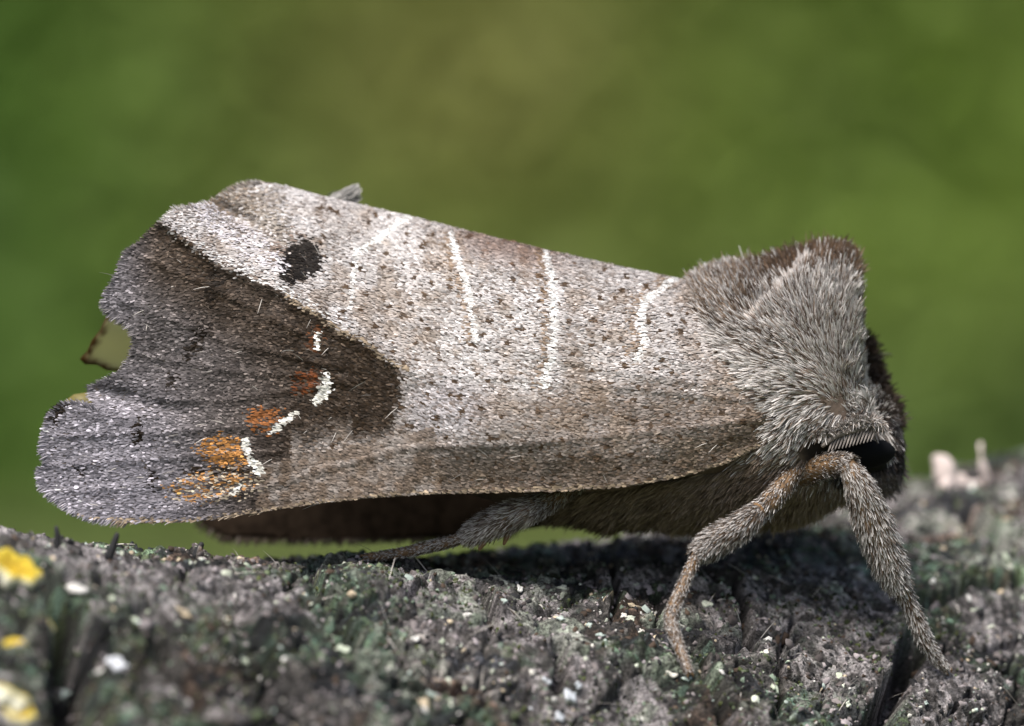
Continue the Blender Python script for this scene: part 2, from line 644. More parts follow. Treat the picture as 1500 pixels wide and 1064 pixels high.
def crumb_geo(p, n, t, b, size, flat, cols, lift=0.25):
    """uneven little lumps: a jagged ring and a raised top"""
    N_ = len(p)
    k = 6
    ang = np.linspace(0, 2 * np.pi, k, endpoint=False)[None] + rng.normal(0, 0.25, (N_, k))
    el = rng.uniform(0.45, 1.0, (N_, 1))
    ra = size[:, None] * rng.uniform(0.6, 1.25, (N_, k))
    x, y = np.cos(ang) * ra, np.sin(ang) * ra * el
    h = size * flat
    ring0 = p[:, None] + x[..., None] * t[:, None] + y[..., None] * b[:, None] - (h * 0.6)[:, None, None] * n[:, None]
    top = rng.uniform(0.45, 0.85, (N_, k))
    hh = h[:, None] * rng.uniform(0.5, 1.2, (N_, k))
    ring1 = p[:, None] + (x * top)[..., None] * t[:, None] + (y * top)[..., None] * b[:, None] + hh[..., None] * n[:, None]
    cen = (p + n * (h * rng.uniform(0.6, 1.3, N_))[:, None])[:, None]
    v = np.concatenate([ring0, ring1, cen], 1)
    f = []
    for j in range(k):
        j2 = (j + 1) % k
        f += [(j, j2, k + j2), (j, k + j2, k + j), (k + j, k + j2, 2 * k)]
    f = np.array(f)
    tr = ((np.arange(N_) * (2 * k + 1))[:, None, None] + f[None]).reshape(-1, 3)
    return v.reshape(-1, 3), tr, np.repeat(cols, 2 * k + 1, 0)


LICH = np.array([(0.62, 0.66, 0.55), (0.70, 0.68, 0.62), (0.50, 0.56, 0.44), (0.60, 0.50, 0.36), (0.46, 0.54, 0.50), (0.74, 0.73, 0.70)])
MOSS = np.array([(0.035, 0.045, 0.018), (0.07, 0.085, 0.03), (0.02, 0.027, 0.012), (0.12, 0.15, 0.085), (0.20, 0.26, 0.20)])
BARKC = np.array([(0.02, 0.02, 0.022), (0.10, 0.085, 0.083), (0.20, 0.175, 0.175), (0.08, 0.055, 0.04), (0.36, 0.32, 0.33), (0.03, 0.03, 0.033)])
m_crumb = mat_attr('lichen_crumb', 0.75, 0.25, 0.0, 0.0, 0.25)


def scatter():
    n = 80000
    a = rng.uniform(-19, 23, n)
    s = rng.uniform(-1.8, 15, n)
    green = smooth(-0.15, 0.3, fbm(a / 2.6, s / 2.6, 4, 91))
    pale = smooth(0.0, 0.4, fbm(a / 1.1, s / 1.1, 3, 95))
    u = rng.random(n)
    kind = np.where(u < 0.10 + 0.34 * green, 1, np.where(rng.random(n) < 0.03 + 0.12 * pale, 0, 2))
    keep = rng.random(n) < np.where(kind == 2, 0.35, np.where(kind == 1, 0.2 + 0.6 * green, 0.35 + 0.5 * pale))
    a, s, kind = a[keep], s[keep], kind[keep]
    n = len(a)
    p, nn, t, b = log_frame(a, s)
    size = np.where(kind == 0, rng.lognormal(-3.1, 0.45, n), np.where(kind == 1, rng.lognormal(-3.2, 0.42, n), rng.lognormal(-3.0, 0.5, n)))
    size = np.clip(size, 0.02, 0.2)
    c = np.where((kind == 0)[:, None], LICH[rng.integers(0, 6, n)],
                 np.where((kind == 1)[:, None], MOSS[rng.integers(0, 5, n)], BARKC[rng.integers(0, 6, n)]))
    c = c * rng.uniform(0.5, 1.1, (n, 1))
    for k, nm in ((0, 'lichen_crumbs'), (1, 'moss_grains'), (2, 'bark_crumbs')):
        w = kind == k
        flat = np.where(k == 2, rng.uniform(0.2, 0.55, w.sum()), rng.uniform(0.3, 0.9, w.sum()))
        o = make_mesh(nm, *crumb_geo(p[w], nn[w], t[w], b[w], size[w], flat, c[w]), m_crumb, branch)
        tag(o, None, None, 'stuff')


scatter()

# pale lichen flakes large enough to pick apart, with lobed rims
flake_meshes = []


def flake_mesh(seed, colr):
    r = np.random.default_rng(seed)
    k = 14
    ang = np.linspace(0, 2 * np.pi, k, endpoint=False)
    ra = 1 + 0.28 * np.sin(ang * r.integers(2, 5) + r.random() * 6) + r.normal(0, 0.14, k)
    el = r.uniform(0.4, 0.9)
    rings = []
    for f, z in ((0.85, -0.25), (1.0, 0.10), (0.72, 0.24), (0.35, 0.16)):
        zz = z + r.normal(0, 0.05, k) + 0.10 * np.sin(ang * 2 + seed)
        rings.append(np.stack([np.cos(ang) * ra * f, np.sin(ang) * ra * f * el, zz], -1))
    v = np.vstack(rings + [np.array([[0, 0, 0.12]])])
    f = []
    for q in range(3):
        for j in range(k):
            j2 = (j + 1) % k
            f += [(q * k + j, q * k + j2, (q + 1) * k + j2), (q * k + j, (q + 1) * k + j2, (q + 1) * k + j)]
    for j in range(k):
        f.append((3 * k + j, 3 * k + (j + 1) % k, 4 * k))
    cols = np.array(colr)[None] * r.uniform(0.75, 1.15, (len(v), 1))
    o = make_mesh('lichen_flake', v, f, cols, m_crumb, None, True)
    me = o.data
    bpy.data.objects.remove(o)
    return me


flake_meshes = [flake_mesh(i, LICH[i % 6] * (1.0 if i < 6 else 0.85)) for i in range(12)]


def place_mesh(me, name, p, n, t, b, size, parent):
    o = bpy.data.objects.new(name, me)
    col.objects.link(o)
    from mathutils import Matrix
    M = Matrix(((t[0] * size, b[0] * size, n[0] * size, p[0]), (t[1] * size, b[1] * size, n[1] * size, p[1]),
                (t[2] * size, b[2] * size, n[2] * size, p[2]), (0, 0, 0, 1)))
    o.matrix_world = M
    o.parent = parent
    return o


FLAKES = [(868, 908, 20), (860, 925, 12), (878, 940, 10), (930, 885, 12), (925, 905, 9), (940, 925, 8), (825, 855, 10), (762, 858, 10),
          (340, 800, 14), (432, 803, 11), (430, 828, 12), (527, 838, 9), (540, 845, 7), (600, 832, 6), (700, 855, 8), (735, 893, 12),
          (810, 905, 9), (820, 915, 7), (956, 935, 9), (962, 885, 7), (1035, 888, 12), (1070, 955, 9), (1240, 1035, 7), (1135, 1008, 10),
          (1330, 905, 12), (1418, 880, 8), (1455, 905, 10), (890, 982, 7), (795, 775, 0), (1005, 1000, 8), (1260, 820, 0), (1130, 832, 8),
          (500, 800, 8), (115, 850, 22), (165, 870, 16), (250, 850, 16), (270, 905, 18), (360, 945, 20), (505, 940, 14), (560, 948, 10),
          (610, 925, 10), (650, 930, 9), (420, 970, 18), (205, 905, 14), (290, 830, 12), (1250, 760, 12), (1350, 745, 16), (1420, 720, 14),
          (1475, 760, 14), (1300, 800, 10), (1380, 810, 10), (1470, 830, 12)]


def place_flakes():
    pos, sz = [], []
    for px, py, r in FLAKES:
        if r:
            q = to_as(px, py)
            if q:
                pos.append(q)
                sz.append(r / S * (0.8 if px > 420 else 0.6))
    m = 90
    ra_, rs_ = rng.uniform(-17, 21, m), rng.uniform(-0.5, 13, m)
    pos = np.array(pos + list(zip(ra_, rs_)))
    sz = np.array(sz + list(np.clip(rng.lognormal(-2.5, 0.4, m), 0.05, 0.2)))
    p, n, t, b = log_frame(pos[:, 0], pos[:, 1])
    for i in range(len(p)):
        place_mesh(flake_meshes[rng.integers(0, 12)], 'lichen_flake', p[i] + n[i] * 0.02, n[i], t[i], b[i], sz[i], branch)


place_flakes()


def yellow_lichen(px, py, r, rim_white):
    """a rosette of lobes with a raised, cupped rim"""
    q = to_as(px, py)
    if q is None:
        return
    p, n, t, b = [x[0] for x in log_frame(np.array([q[0]]), np.array([q[1]]))]
    k = 40
    ang = np.linspace(0, 2 * np.pi, k, endpoint=False)
    R = r / S
    lob = 1 + 0.16 * np.sin(ang * 7 + px) + rng.normal(0, 0.05, k)
    rings, cols = [], []
    for f, z, c in ((0.9, -0.25, (0.55, 0.55, 0.45)), (1.0, 0.10, (0.70, 0.68, 0.55) if rim_white else (0.66, 0.50, 0.06)),
                    (0.86, 0.26, (0.58, 0.46, 0.06)), (0.62, 0.16, (0.52, 0.37, 0.03)), (0.3, 0.08, (0.45, 0.30, 0.03))):
        zz = z * R * 1.3 + rng.normal(0, 0.03, k) * R
        pt = p + (np.cos(ang) * lob * f * R)[:, None] * t + (np.sin(ang) * lob * f * R * 0.85)[:, None] * b + zz[:, None] * n
        rings.append(pt)
        cols.append(np.broadcast_to(c, (k, 3)) * rng.uniform(0.8, 1.15, (k, 1)))
    v = np.vstack(rings + [(p + n * R * 0.08)[None]])
    cols = np.vstack(cols + [np.array([[0.6, 0.4, 0.02]])])
    f = []
    for q_ in range(4):
        for j in range(k):
            j2 = (j + 1) % k
            f += [(q_ * k + j, q_ * k + j2, (q_ + 1) * k + j2), (q_ * k + j, (q_ + 1) * k + j2, (q_ + 1) * k + j)]
    for j in range(k):
        f.append((4 * k + j, 4 * k + (j + 1) % k, 5 * k))
    o = make_mesh('yellow_lichen', v, f, cols, m_crumb, branch, True)
    o['label'] = 'bright yellow lichen rosette on the bark'


for a_ in ((16, 842, 42, True), (70, 893, 18, True), (22, 938, 16, False), (8, 1024, 36, True), (28, 1050, 24, True)):
    yellow_lichen(*a_)


def bark_details():
    # dark upright spines on the left horizon
    ms = mat_plain('spine_black', (0.02, 0.02, 0.022), 0.7, 0.3)
    for (x0, y0, x1, y1, r) in ((83, 800, 82, 772, 4), (158, 815, 172, 782, 5), (285, 812, 296, 796, 5)):
        Y = hit(x0, y0 + 4, disp_full)
        Y = -2.0 if Y is None else Y
        pts = [P(x0, y0 + 6, Y), P((x0 + x1) / 2 + 1.5, (y0 + y1) / 2, Y), P(x1, y1, Y)]
        v, q, _ = tube(pts, np.array([r * 1.3, r * 1.1, r * 0.7]) / S, 7, 3)
        make_mesh('bark_spine', v, q, None, ms, branch, True)
    # pale lobes standing on the far right edge
    ml = mat_plain('pale_lobe', (0.62, 0.53, 0.50), 0.8, 0.2, 0.25, 3)
    for (x0, y0, x1, y1, r) in ((1392, 716, 1378, 668, 13), (1404, 718, 1416, 694, 13), (1428, 716, 1440, 704, 12), (1447, 706, 1440, 648, 5)):
        Y = 9.5 + (x0 - 1400) * 0.012
        k = (CAM_D + Y) / CAM_D
        pts = [P(x0, y0 + 12, Y), P((x0 + x1) / 2 - 3, (y0 + y1) / 2, Y), P(x1, y1, Y)]
        v, q, _ = tube(pts, np.array([r, r * 0.9, r * 0.55]) / S * k, 9, 4, 0.6)
        v = v + 0.14 * np.stack([vnoise(v[:, 0] * 3, v[:, 2] * 3, 1), vnoise(v[:, 0] * 3, v[:, 2] * 3, 2), vnoise(v[:, 0] * 3, v[:, 2] * 3, 3)], -1)
        make_mesh('lichen_lobe', v, q, None, ml, branch, True)
    # thin pale fibres
    n = 260
    a, s = rng.uniform(-16, 20, n), rng.uniform(0, 13, n)
    p, nn, t, b = log_frame(a, s)
    c1 = np.array([0.6, 0.56, 0.52]) * rng.uniform(0.5, 1.2, (n, 1))
    g_ = ribbons(p, t + nn * 0.35, nn, rng.uniform(0.2, 0.8, n), rng.uniform(0.014, 0.03, n), c1, c1, 0.6)
    tag(make_mesh('bark_fibres', *g_, m_crumb, branch), None, None, 'stuff')
    # wet glossy scrap
    mg = mat_plain('wet_scrap', (0.55, 0.58, 0.62), 0.08, 0.9, 0.4, 5)
    for px, py, r in ((795, 1010, 9), (830, 1030, 12), (775, 1035, 10), (818, 1052, 8), (842, 1012, 6), (172, 966, 15)):
        q = to_as(px, py)
        p, nn, t, b = [x[0] for x in log_frame(np.array([q[0]]), np.array([q[1]]))]
        o = place_mesh(flake_meshes[2], 'glossy_scrap', p + nn * 0.05, nn, t, b, r / S, branch)
        o.data = o.data.copy()
        o.data.materials.clear()
        o.data.materials.append(mg if px > 200 else mat_plain('white_grain', (0.62, 0.64, 0.68), 0.4, 0.4, 0.2))


bark_details()

# ------------------------------------------------------------------ the moth
moth = bpy.data.objects.new('moth', None)
col.objects.link(moth)
moth.location = P(1010, 760, 0.0)
tag(moth, 'furry grey moth with chocolate brown wing tips resting on the branch', 'moth')
moth_parts = []


def mpart(o):
    """hang a part on the moth without moving it"""
    bpy.context.view_layer.update()
    o.parent = moth
    o.matrix_parent_inverse = moth.matrix_world.inverted()
    return o


bpy.context.view_layer.update()

# --- wings
Y_RIDGE = 0.35


def curve(pts):
    a_ = np.array(pts, float)
    return lambda x: np.interp(x, a_[:, 0], a_[:, 1])


w_top = curve([(40, 180), (235, 232), (385, 262), (470, 286), (600, 316), (700, 341), (800, 365), (900, 388), (1000, 408), (1170, 446)])
w_bot = curve([(40, 716), (130, 764), (280, 765), (380, 752), (430, 744), (520, 734), (600, 727), (720, 723), (920, 714), (1000, 700), (1060, 682), (1135, 642), (1190, 600)])
w_crs0 = curve([(40, 240), (235, 326), (290, 366), (370, 410), (450, 450), (520, 496), (580, 534), (660, 565)])
w_crs = lambda x: w_crs0(x) + 2.5 * np.sin(np.asarray(x) / 23.0) + 2.0 * np.sin(np.asarray(x) / 9.7)
w_wid = curve([(40, 2.6), (200, 3.0), (500, 3.6), (800, 3.85), (950, 3.75), (1050, 3.35), (1120, 3.1), (1190, 2.8)])


VEINS = [[(1140, 592), (950, 572), (800, 560), (600, 545)], [(1140, 612), (900, 640), (760, 652), (600, 658), (430, 702), (260, 748)],
         [(1090, 560), (960, 520), (800, 462), (600, 408), (500, 380)], [(1110, 575), (900, 545), (720, 505), (560, 470)], [(1060, 500), (880, 440), (700, 392)],
         [(520, 560), (330, 588), (150, 586)], [(440, 620), (250, 634), (80, 640)], [(410, 664), (240, 672), (70, 684)], [(390, 700), (240, 712), (80, 722)],
         [(500, 540), (330, 500), (180, 440)], [(480, 510), (330, 430), (200, 372)], [(510, 555), (340, 545), (205, 520)]]


def wing_depth(px, py):
    top, bot = w_top(px), w_bot(px)
    t = np.clip((py - top) / (bot - top), 0.0, 1)
    ge = np.sqrt(1 - (1 - t) ** 2 + 1e-9)
    ge = ge * (1 - 0.07 * smooth(0.75, 1.0, t))
    tc = (w_crs(px) - top) / (bot - top)
    x = t / tc
    gc = np.where(x < 1, 0.88 * x ** 0.75, 0.88 + 0.12 * np.clip((t - tc) / (1 - tc), 0, 1) ** 0.8)
    gc = gc + 0.035 * np.exp(-((x - 1) / 0.09) ** 2)
    b = smooth(520, 690, px)
    g_ = gc * (1 - b) + ge * b
    d = Y_RIDGE - w_wid(px) * g_
    # shallow pleats that follow the veins
    pl = np.sin((py - 0.30 * (px - 600)) / 34.0 + 1.5 * np.sin(px / 240.0))
    d = d + 0.035 * pl * smooth(1100, 900, px)
    d = d - 0.10 * np.exp(-((py - (w_crs(px) + (w_bot(px) - w_crs(px)) * 0.62)) / 42) ** 2) * smooth(420, 160, px)
    # hollow near the upper tail
    d = d + 0.55 * np.exp(-(((px - 345) / 50) ** 2 + ((py - 318 - (px - 345) * 0.45) / 17) ** 2))
    # fold towards the lower lobe
    d = d + 0.25 * np.exp(-(((py - (575 + (px - 140) * 0.22)) / 16) ** 2)) * smooth(330, 180, px)
    for vl in VEINS:
        d = d - 0.032 * np.exp(-(seg_d(px, py, vl) / 5.5) ** 2)
    d = d + 0.07 * fbm(px / 90.0, py / 70.0, 3, 8)
    return d


NEAR_OUT = [(1005, 410), (900, 388), (800, 366), (700, 342), (600, 318), (540, 303), (470, 288), (430, 276), (385, 267), (355, 270), (330, 282), (312, 296),
            (285, 302), (258, 306), (236, 326), (212, 350), (185, 372), (172, 405), (158, 428), (152, 446), (162, 462), (192, 480), (200, 498),
            (194, 520), (180, 545), (158, 556), (132, 568), (136, 586), (144, 600), (118, 590), (92, 592), (74, 606), (64, 640), (62, 664), (70, 678),
            (58, 690), (60, 712), (78, 730), (105, 748), (140, 762), (190, 766), (280, 764), (340, 757), (400, 748), (460, 739), (530, 731), (620, 725),
            (720, 722), (820, 720), (920, 713), (1000, 699), (1060, 681), (1110, 656), (1145, 628), (1165, 600), (1140, 572), (1090, 528), (1045, 470)]


def seg_d(px, py, pts):
    d = np.full(np.shape(px), 1e9)
    for (x0, y0), (x1, y1) in zip(pts[:-1], pts[1:]):
        ex, ey = x1 - x0, y1 - y0
        t = np.clip(((px - x0) * ex + (py - y0) * ey) / (ex * ex + ey * ey), 0, 1)
        d = np.minimum(d, np.hypot(px - x0 - t * ex, py - y0 - t * ey))
    return d


def ell(px, py, cx, cy, rx, ry, rot=0.0):
    c, s = math.cos(rot), math.sin(rot)
    dx, dy = px - cx, py - cy
    return np.hypot((dx * c + dy * s) / rx, (-dx * s + dy * c) / ry)


def inside(px, py, poly):
    poly = np.array(poly, float)
    r = np.zeros(np.shape(px), bool)
    j = len(poly) - 1
    for i in range(len(poly)):
        xi, yi = poly[i]
        xj, yj = poly[j]
        r ^= ((yi > py) != (yj > py)) & (px < (xj - xi) * (py - yi) / (yj - yi + 1e-12) + xi)
        j = i
    return r


def wing_colour(px, py):
    """colour of the scale that grows at px, py"""
    n = len(px)
    jx, jy = px + rng.normal(0, 3.5, n), py + rng.normal(0, 3.0, n)
    lo = fbm(px / 60, py / 60, 3, 15)
    hi = fbm(px / 14, py / 12, 2, 16)
    rnd = rng.random(n)
    pale = np.array([0.545, 0.520, 0.520])
    grey = np.array([0.30, 0.268, 0.250])
    taup = np.array([0.150, 0.111, 0.084])
    brn = np.array([0.100, 0.064, 0.040])
    choc = np.array([0.026, 0.0155, 0.008])
    lil = np.array([0.235, 0.222, 0.255])
    white = np.array([0.80, 0.785, 0.77])
    tan = np.array([0.29, 0.225, 0.16])
    t = (py - w_top(px)) / (w_bot(px) - w_top(px))
    # pale upper field with brown flecks
    c = lerp(np.broadcast_to(pale, (n, 3)), grey, np.clip(0.35 + lo * 0.7, 0, 1))
    # brownish band towards the base and along the front edge
    band = np.clip(smooth(0.50, 0.66, t + 0.10 * lo) * 0.75 + smooth(0.82, 0.93, t) * 0.35, 0, 1)
    band = band * np.where((t > 0.66) & (t < 0.82), 0.72 + 0.25 * smooth(700, 900, px), 1)
    c = lerp(c, taup, band * 0.88)
    c = lerp(c, taup * 1.2, smooth(960, 1060, px) * smooth(470, 560, py) * 0.45)
    mot = smooth(0.02, 0.42, fbm(px / 34, py / 26, 3, 191))
    c = lerp(c, np.array([0.255, 0.190, 0.138]), mot * 0.5)
    c = lerp(c, np.array([0.47, 0.445, 0.47]), 0.75 * smooth(1.1, 0.3, ell(px, py, 655, 600, 85, 60, 0.0)))
    # fleck clusters
    fl = (rnd < (0.12 + 0.42 * smooth(0.0, 0.4, hi) + 0.10 * smooth(700, 1000, px) + 0.12 * smooth(0.45, 0.6, t)))
    c = np.where(fl[:, None], lerp(c, brn, 0.30 + 0.5 * rng.random(n)), c)
    f1, f2, cid = worley(px / 26.0, py / 22.0, 4)
    dot = (f1 < 0.09 + 0.11 * (cid * 9.1 % 1.0)) & (cid > 0.30) & (px > 470)
    c = np.where(dot[:, None], brn * 0.8, c)
    # reddish shade near the ridge
    rd = smooth(0.12, 0.0, np.abs(t - 0.035)) * smooth(640, 720, px) * smooth(870, 780, px)
    c = lerp(c, np.array([0.17, 0.10, 0.07]), rd * 0.7)
    # brown lines followed by white cross lines
    for vl in VEINS:
        c = np.where(((seg_d(jx, jy, vl) < 3.0) & (rng.random(n) < 0.4))[:, None], c * 0.8, c)
    for pl, wd, sh in (([(600, 320), (570, 342), (528, 372)], 4.5, 0), ([(528, 372), (520, 410), (516, 455)], 3, 0), ([(664, 345), (676, 390), (690, 430), (700, 500)], 4.5, -10),
                       ([(802, 368), (812, 410), (815, 470), (812, 520), (800, 566)], 5, -10), ([(990, 410), (950, 440), (940, 470), (946, 500), (936, 530)], 5, -12)):
        if sh:
            db = seg_d(jx - sh, jy, pl)
            c = np.where(((db < wd + 2) & (rng.random(n) < 0.6))[:, None], lerp(c, np.array([0.20, 0.13, 0.075]), 0.75), c)
        dw = seg_d(px + rng.normal(0, 1.4, n), py + rng.normal(0, 1.4, n), pl) * (1 + 0.5 * hi)
        c = np.where(((dw < wd) & (rng.random(n) < 0.93))[:, None], white * 0.86 * rng.uniform(0.9, 1.05, (n, 1)), c)
    # chocolate tip field under the crease
    below = py - w_crs(px)
    right = smooth(590, 581, jx + 6 * np.sin(py / 24.0))
    inch = (below > -1 + rng.normal(0, 5, n)) & (px < 620)
    low = smooth(0, 1, ((640 + (580 - px) * 0.22) - jy + 10) / np.where(px > 520, 26, 60) + 0.25 * hi)        # edge against the grey front margin
    low = np.where(px < 430, 1.0, low)
    dk = np.where(inch, right * low, 0)
    chm = lerp(np.broadcast_to(choc, (n, 3)), np.array([0.060, 0.044, 0.034]), np.clip(smooth(540, 300, px + 0.25 * (py - 560)) * 0.75 + hi * 0.5, 0, 1))
    chm = lerp(chm, np.array([0.115, 0.104, 0.108]), smooth(470, 250, px + 0.1 * (py - 560)) * smooth(60, 150, below) * 0.75)
    chm = lerp(chm, lil, np.clip(smooth(330, 150, px - 0.35 * (py - 620)) * smooth(480, 640, py), 0, 1) * 0.92)
    chm = lerp(chm, lil * 0.75, smooth(240, 170, px) * smooth(560, 420, py) * 0.6)
    chm = lerp(chm, choc * 1.2, smooth(34, 6, seg_d(jx, jy, [(262, 345), (300, 400), (320, 425)])) * 0.7)
    chm = chm * (1 + 0.35 * (rng.random((n, 1)) - 0.5))
    fle = rng.random(n) < 0.16
    chm = np.where(fle[:, None], chm * 2.3 + 0.02, chm)
    c = lerp(c, chm, np.clip(dk, 0, 1))
    # front margin of the tail half, grey brown
    mg = (py > 640 + (580 - px) * 0.22) & (px < 640) & (px > 380)
    c = np.where(mg[:, None], lerp(c, lerp(np.broadcast_to(taup, (n, 3)), grey, np.clip(0.3 + hi, 0, 1)), 0.8), c)
    # tip streaks
    for pl, wd in (([(303, 484), (296, 500), (276, 522)], 8), ([(256, 550), (258, 564)], 8), ([(207, 618), (206, 648)], 6), ([(318, 405), (312, 440)], 11),
                   ([(96, 592), (82, 618)], 6), ([(225, 690), (226, 712)], 4), ([(118, 684), (122, 690)], 4)):
        dd = seg_d(jx, jy, pl)
        c = np.where(((dd < wd) & (rng.random(n) < 0.75))[:, None], choc * 0.55, c)
    # rust and orange patches
    for cx, cy, rx, ry, ro, cc, pr in ((452, 560, 27, 20, -0.3, (0.13, 0.04, 0.012), 0.7), (390, 616, 31, 19, 0.1, (0.25, 0.092, 0.026), 0.78),
                                       (332, 662, 42, 24, 0.15, (0.44, 0.205, 0.062), 0.78), (312, 712, 66, 24, -0.12, (0.42, 0.21, 0.075), 0.5),
                                       (465, 495, 12, 22, 0.2, (0.13, 0.05, 0.02), 0.6)):
        e = ell(jx, jy, cx, cy, rx, ry, ro)
        m_ = (e < 1.15) & (rng.random(n) < pr * smooth(1.2, 0.6, e))
        c = np.where(m_[:, None], np.array(cc) * rng.uniform(0.55, 1.35, (n, 1)), c)
    cream = (ell(jx, jy, 322, 712, 70, 25, -0.15) < 1) & (rng.random(n) < 0.25)
    c = np.where(cream[:, None], np.array([0.50, 0.42, 0.32]), c)
    vein = seg_d(jx, jy, [(275, 690), (385, 690)]) < 4
    c = np.where((vein & (rng.random(n) < 0.7))[:, None], choc, c)
    # white comma marks
    for pl, wd in (([(470, 488), (468, 512)], 4.5), ([(481, 548), (484, 562)], 7.5), ([(482, 566), (468, 586)], 9), ([(437, 606), (420, 618), (400, 634)], 6.5),
                   ([(363, 648), (369, 668)], 7.5), ([(372, 676), (388, 692)], 8.5), ([(358, 708), (346, 722)], 5)):
        dd = seg_d(px + rng.normal(0, 1.2, n), py + rng.normal(0, 1.2, n), pl)
        c = np.where((dd < wd * (0.68 + 0.6 * hi))[:, None], np.array([0.80, 0.78, 0.72]) * rng.uniform(0.88, 1.08, (n, 1)), c)
    # bright rim above the crease, thin tan line on it
    ab = w_crs(px) - py
    rim = (ab > 1) & (ab < 15) & (px > 285) & (px < 585) & (rng.random(n) < 0.5 * smooth(560, 400, px))
    c = np.where(rim[:, None], white * 0.86 * rng.uniform(0.85, 1.1, (n, 1)), c)
    ln = (np.abs(ab) < 4) & (px > 420) & (px < 605) & (rng.random(n) < 0.7)
    c = np.where(ln[:, None], tan * rng.uniform(0.6, 1.2, (n, 1)), c)
    # black spot
    e = ell(px + rng.normal(0, 4.5, n), py + rng.normal(0, 4.5, n), 443, 385, 35, 29, -0.75) * (1 + 0.2 * fbm(px / 12, py / 12, 2, 78))
    c = np.where((e < 1.0)[:, None], np.array([0.010, 0.007, 0.005]), c)
    br = (e >= 1.0) & (e < 1.7) & (px < 450) & (py < 385) & (rng.random(n) < 0.35)
    c = np.where(br[:, None], np.array([0.24, 0.18, 0.15]), c)
    # hairy hollow at the upper tail, its shadow painted in as darker brown
    hol = ell(jx, jy, 348, 296, 44, 20, 0.1)
    c = np.where(((hol < 1) & (rng.random(n) < 0.75))[:, None], np.array([0.19, 0.145, 0.11]) * rng.uniform(0.5, 1.5, (n, 1)), c)
    li = (ell(jx, jy, 350, 345, 90, 20, 0.62) < 1) & (px < 440) & (ab > 14)
    c = np.where((li & (rng.random(n) < 0.6))[:, None], np.array([0.60, 0.57, 0.60]), c)
    fz = smooth(8, 22, -(py - (296 + (px - 300) * 0.70))) * smooth(440, 405, px)
    c = np.where((rng.random(n) < fz * 0.6)[:, None], np.array([0.27, 0.235, 0.205]) * rng.uniform(0.5, 1.5, (n, 1)), c)
    # tan front edge
    ed = w_bot(px) - py
    c = np.where(((ed < 6) & (rng.random(n) < 0.55))[:, None], tan * rng.uniform(0.7, 1.3, (n, 1)), c)
    c = c * np.exp(0.24 * rng.normal(0, 1, (n, 1)) - 0.03)
    return np.clip(c, 0.004, 0.85)


m_scale = mat_attr('wing_scale', 0.65, 0.22)
m_hair = mat_attr('moth_hair', 0.5, 0.35, 0.15)
m_memb = mat_plain('wing_membrane', (0.16, 0.13, 0.11), 0.7, 0.2)


def wing_point(px, py, far=False, sh=0.0):
    p = P(px, py, wing_depth(px, py) + sh)
    if far:
        p[..., 1] = 2 * Y_RIDGE - p[..., 1] + 0.25
    return p


def wing_mesh(outline, far, name):
    o2 = []
    for i in range(len(outline)):
        a_, b_ = np.array(outline[i], float), np.array(outline[(i + 1) % len(outline)], float)
        k = max(1, int(np.hypot(*(b_ - a_)) / 9))
        for j in range(k):
            o2.append(tuple(a_ + (b_ - a_) * j / k))
    gx_, gy_ = np.meshgrid(np.arange(50, 1180, 9.0), np.arange(255, 800, 8.0), indexing='ij')
    gx_, gy_ = gx_.ravel() + rng.uniform(-1, 1, gx_.size), gy_.ravel() + rng.uniform(-1, 1, gy_.size)
    ins = inside(gx_, gy_, o2) & (seg_d(gx_, gy_, o2 + [o2[0]]) > 3)
    vs = o2 + list(zip(gx_[ins], gy_[ins]))
    r = delaunay_2d_cdt([Vector(v) for v in vs], [], [list(range(len(o2)))], 1, 1e-4)
    pv = np.array([tuple(v) for v in r[0]])
    tri = np.array([list(f) for f in r[2] if len(f) == 3])
    if far:
        v = far_point(pv[:, 0], pv[:, 1])
    else:
        v = wing_point(pv[:, 0], pv[:, 1])
    a_, b_, c_ = v[tri[:, 0]], v[tri[:, 1]], v[tri[:, 2]]
    sgn = np.cross(b_ - a_, c_ - a_)[:, 1].sum()
    if sgn > 0:
        tri = tri[:, ::-1]
    o = make_mesh(name, v, tri, None, m_memb, None, True)
    md = o.modifiers.new('thickness', 'SOLIDIFY')
    md.thickness = 0.05
    md.offset = -1
    return o


def wing_frame(px, py):
    e = 2.0
    p = wing_point(px, py)
    tx = norm(wing_point(px - e, py) - p)
    ty = wing_point(px, py + e) - p
    n = norm(np.cross(tx, ty))
    n = np.where(n[:, 1:2] > 0, -n, n)
    return p, norm(n + np.array([0, -0.05, 0.02])), tx


def scale_geo(px, py, L, Wd, cols, ang, lift):
    p, n, tx = wing_frame(px, py)
    bt = norm(np.cross(n, tx))
    d = norm(tx * np.cos(ang)[:, None] + bt * np.sin(ang)[:, None])
    sd_ = norm(np.cross(n, d) + n * rng.normal(0, 0.18, (len(px), 1)))
    dl = norm(d + n * lift[:, None])
    p = p + n * rng.uniform(0.004, 0.03, (len(px), 1))
    L, Wd = L[:, None], Wd[:, None] * 0.5
    v = np.stack([p - sd_ * Wd * 0.55, p + sd_ * Wd * 0.55, p + dl * L * 0.6 - sd_ * Wd, p + dl * L * 0.6 + sd_ * Wd,
                  p + dl * L - sd_ * Wd * 0.62 - n * L * 0.05, p + dl * L * 1.08 - n * L * 0.07, p + dl * L + sd_ * Wd * 0.62 - n * L * 0.05], 1)
    k = len(px)
    b = (np.arange(k) * 7)[:, None]
    t = np.concatenate([b + np.array(q) for q in ((0, 1, 3), (0, 3, 2), (2, 3, 6), (2, 6, 4), (4, 6, 5))])
    c = np.repeat(cols, 7, 0).reshape(k, 7, 3)
    c[:, 4:] = c[:, 4:] * 1.12
    return v.reshape(-1, 3), t, c.reshape(-1, 3)


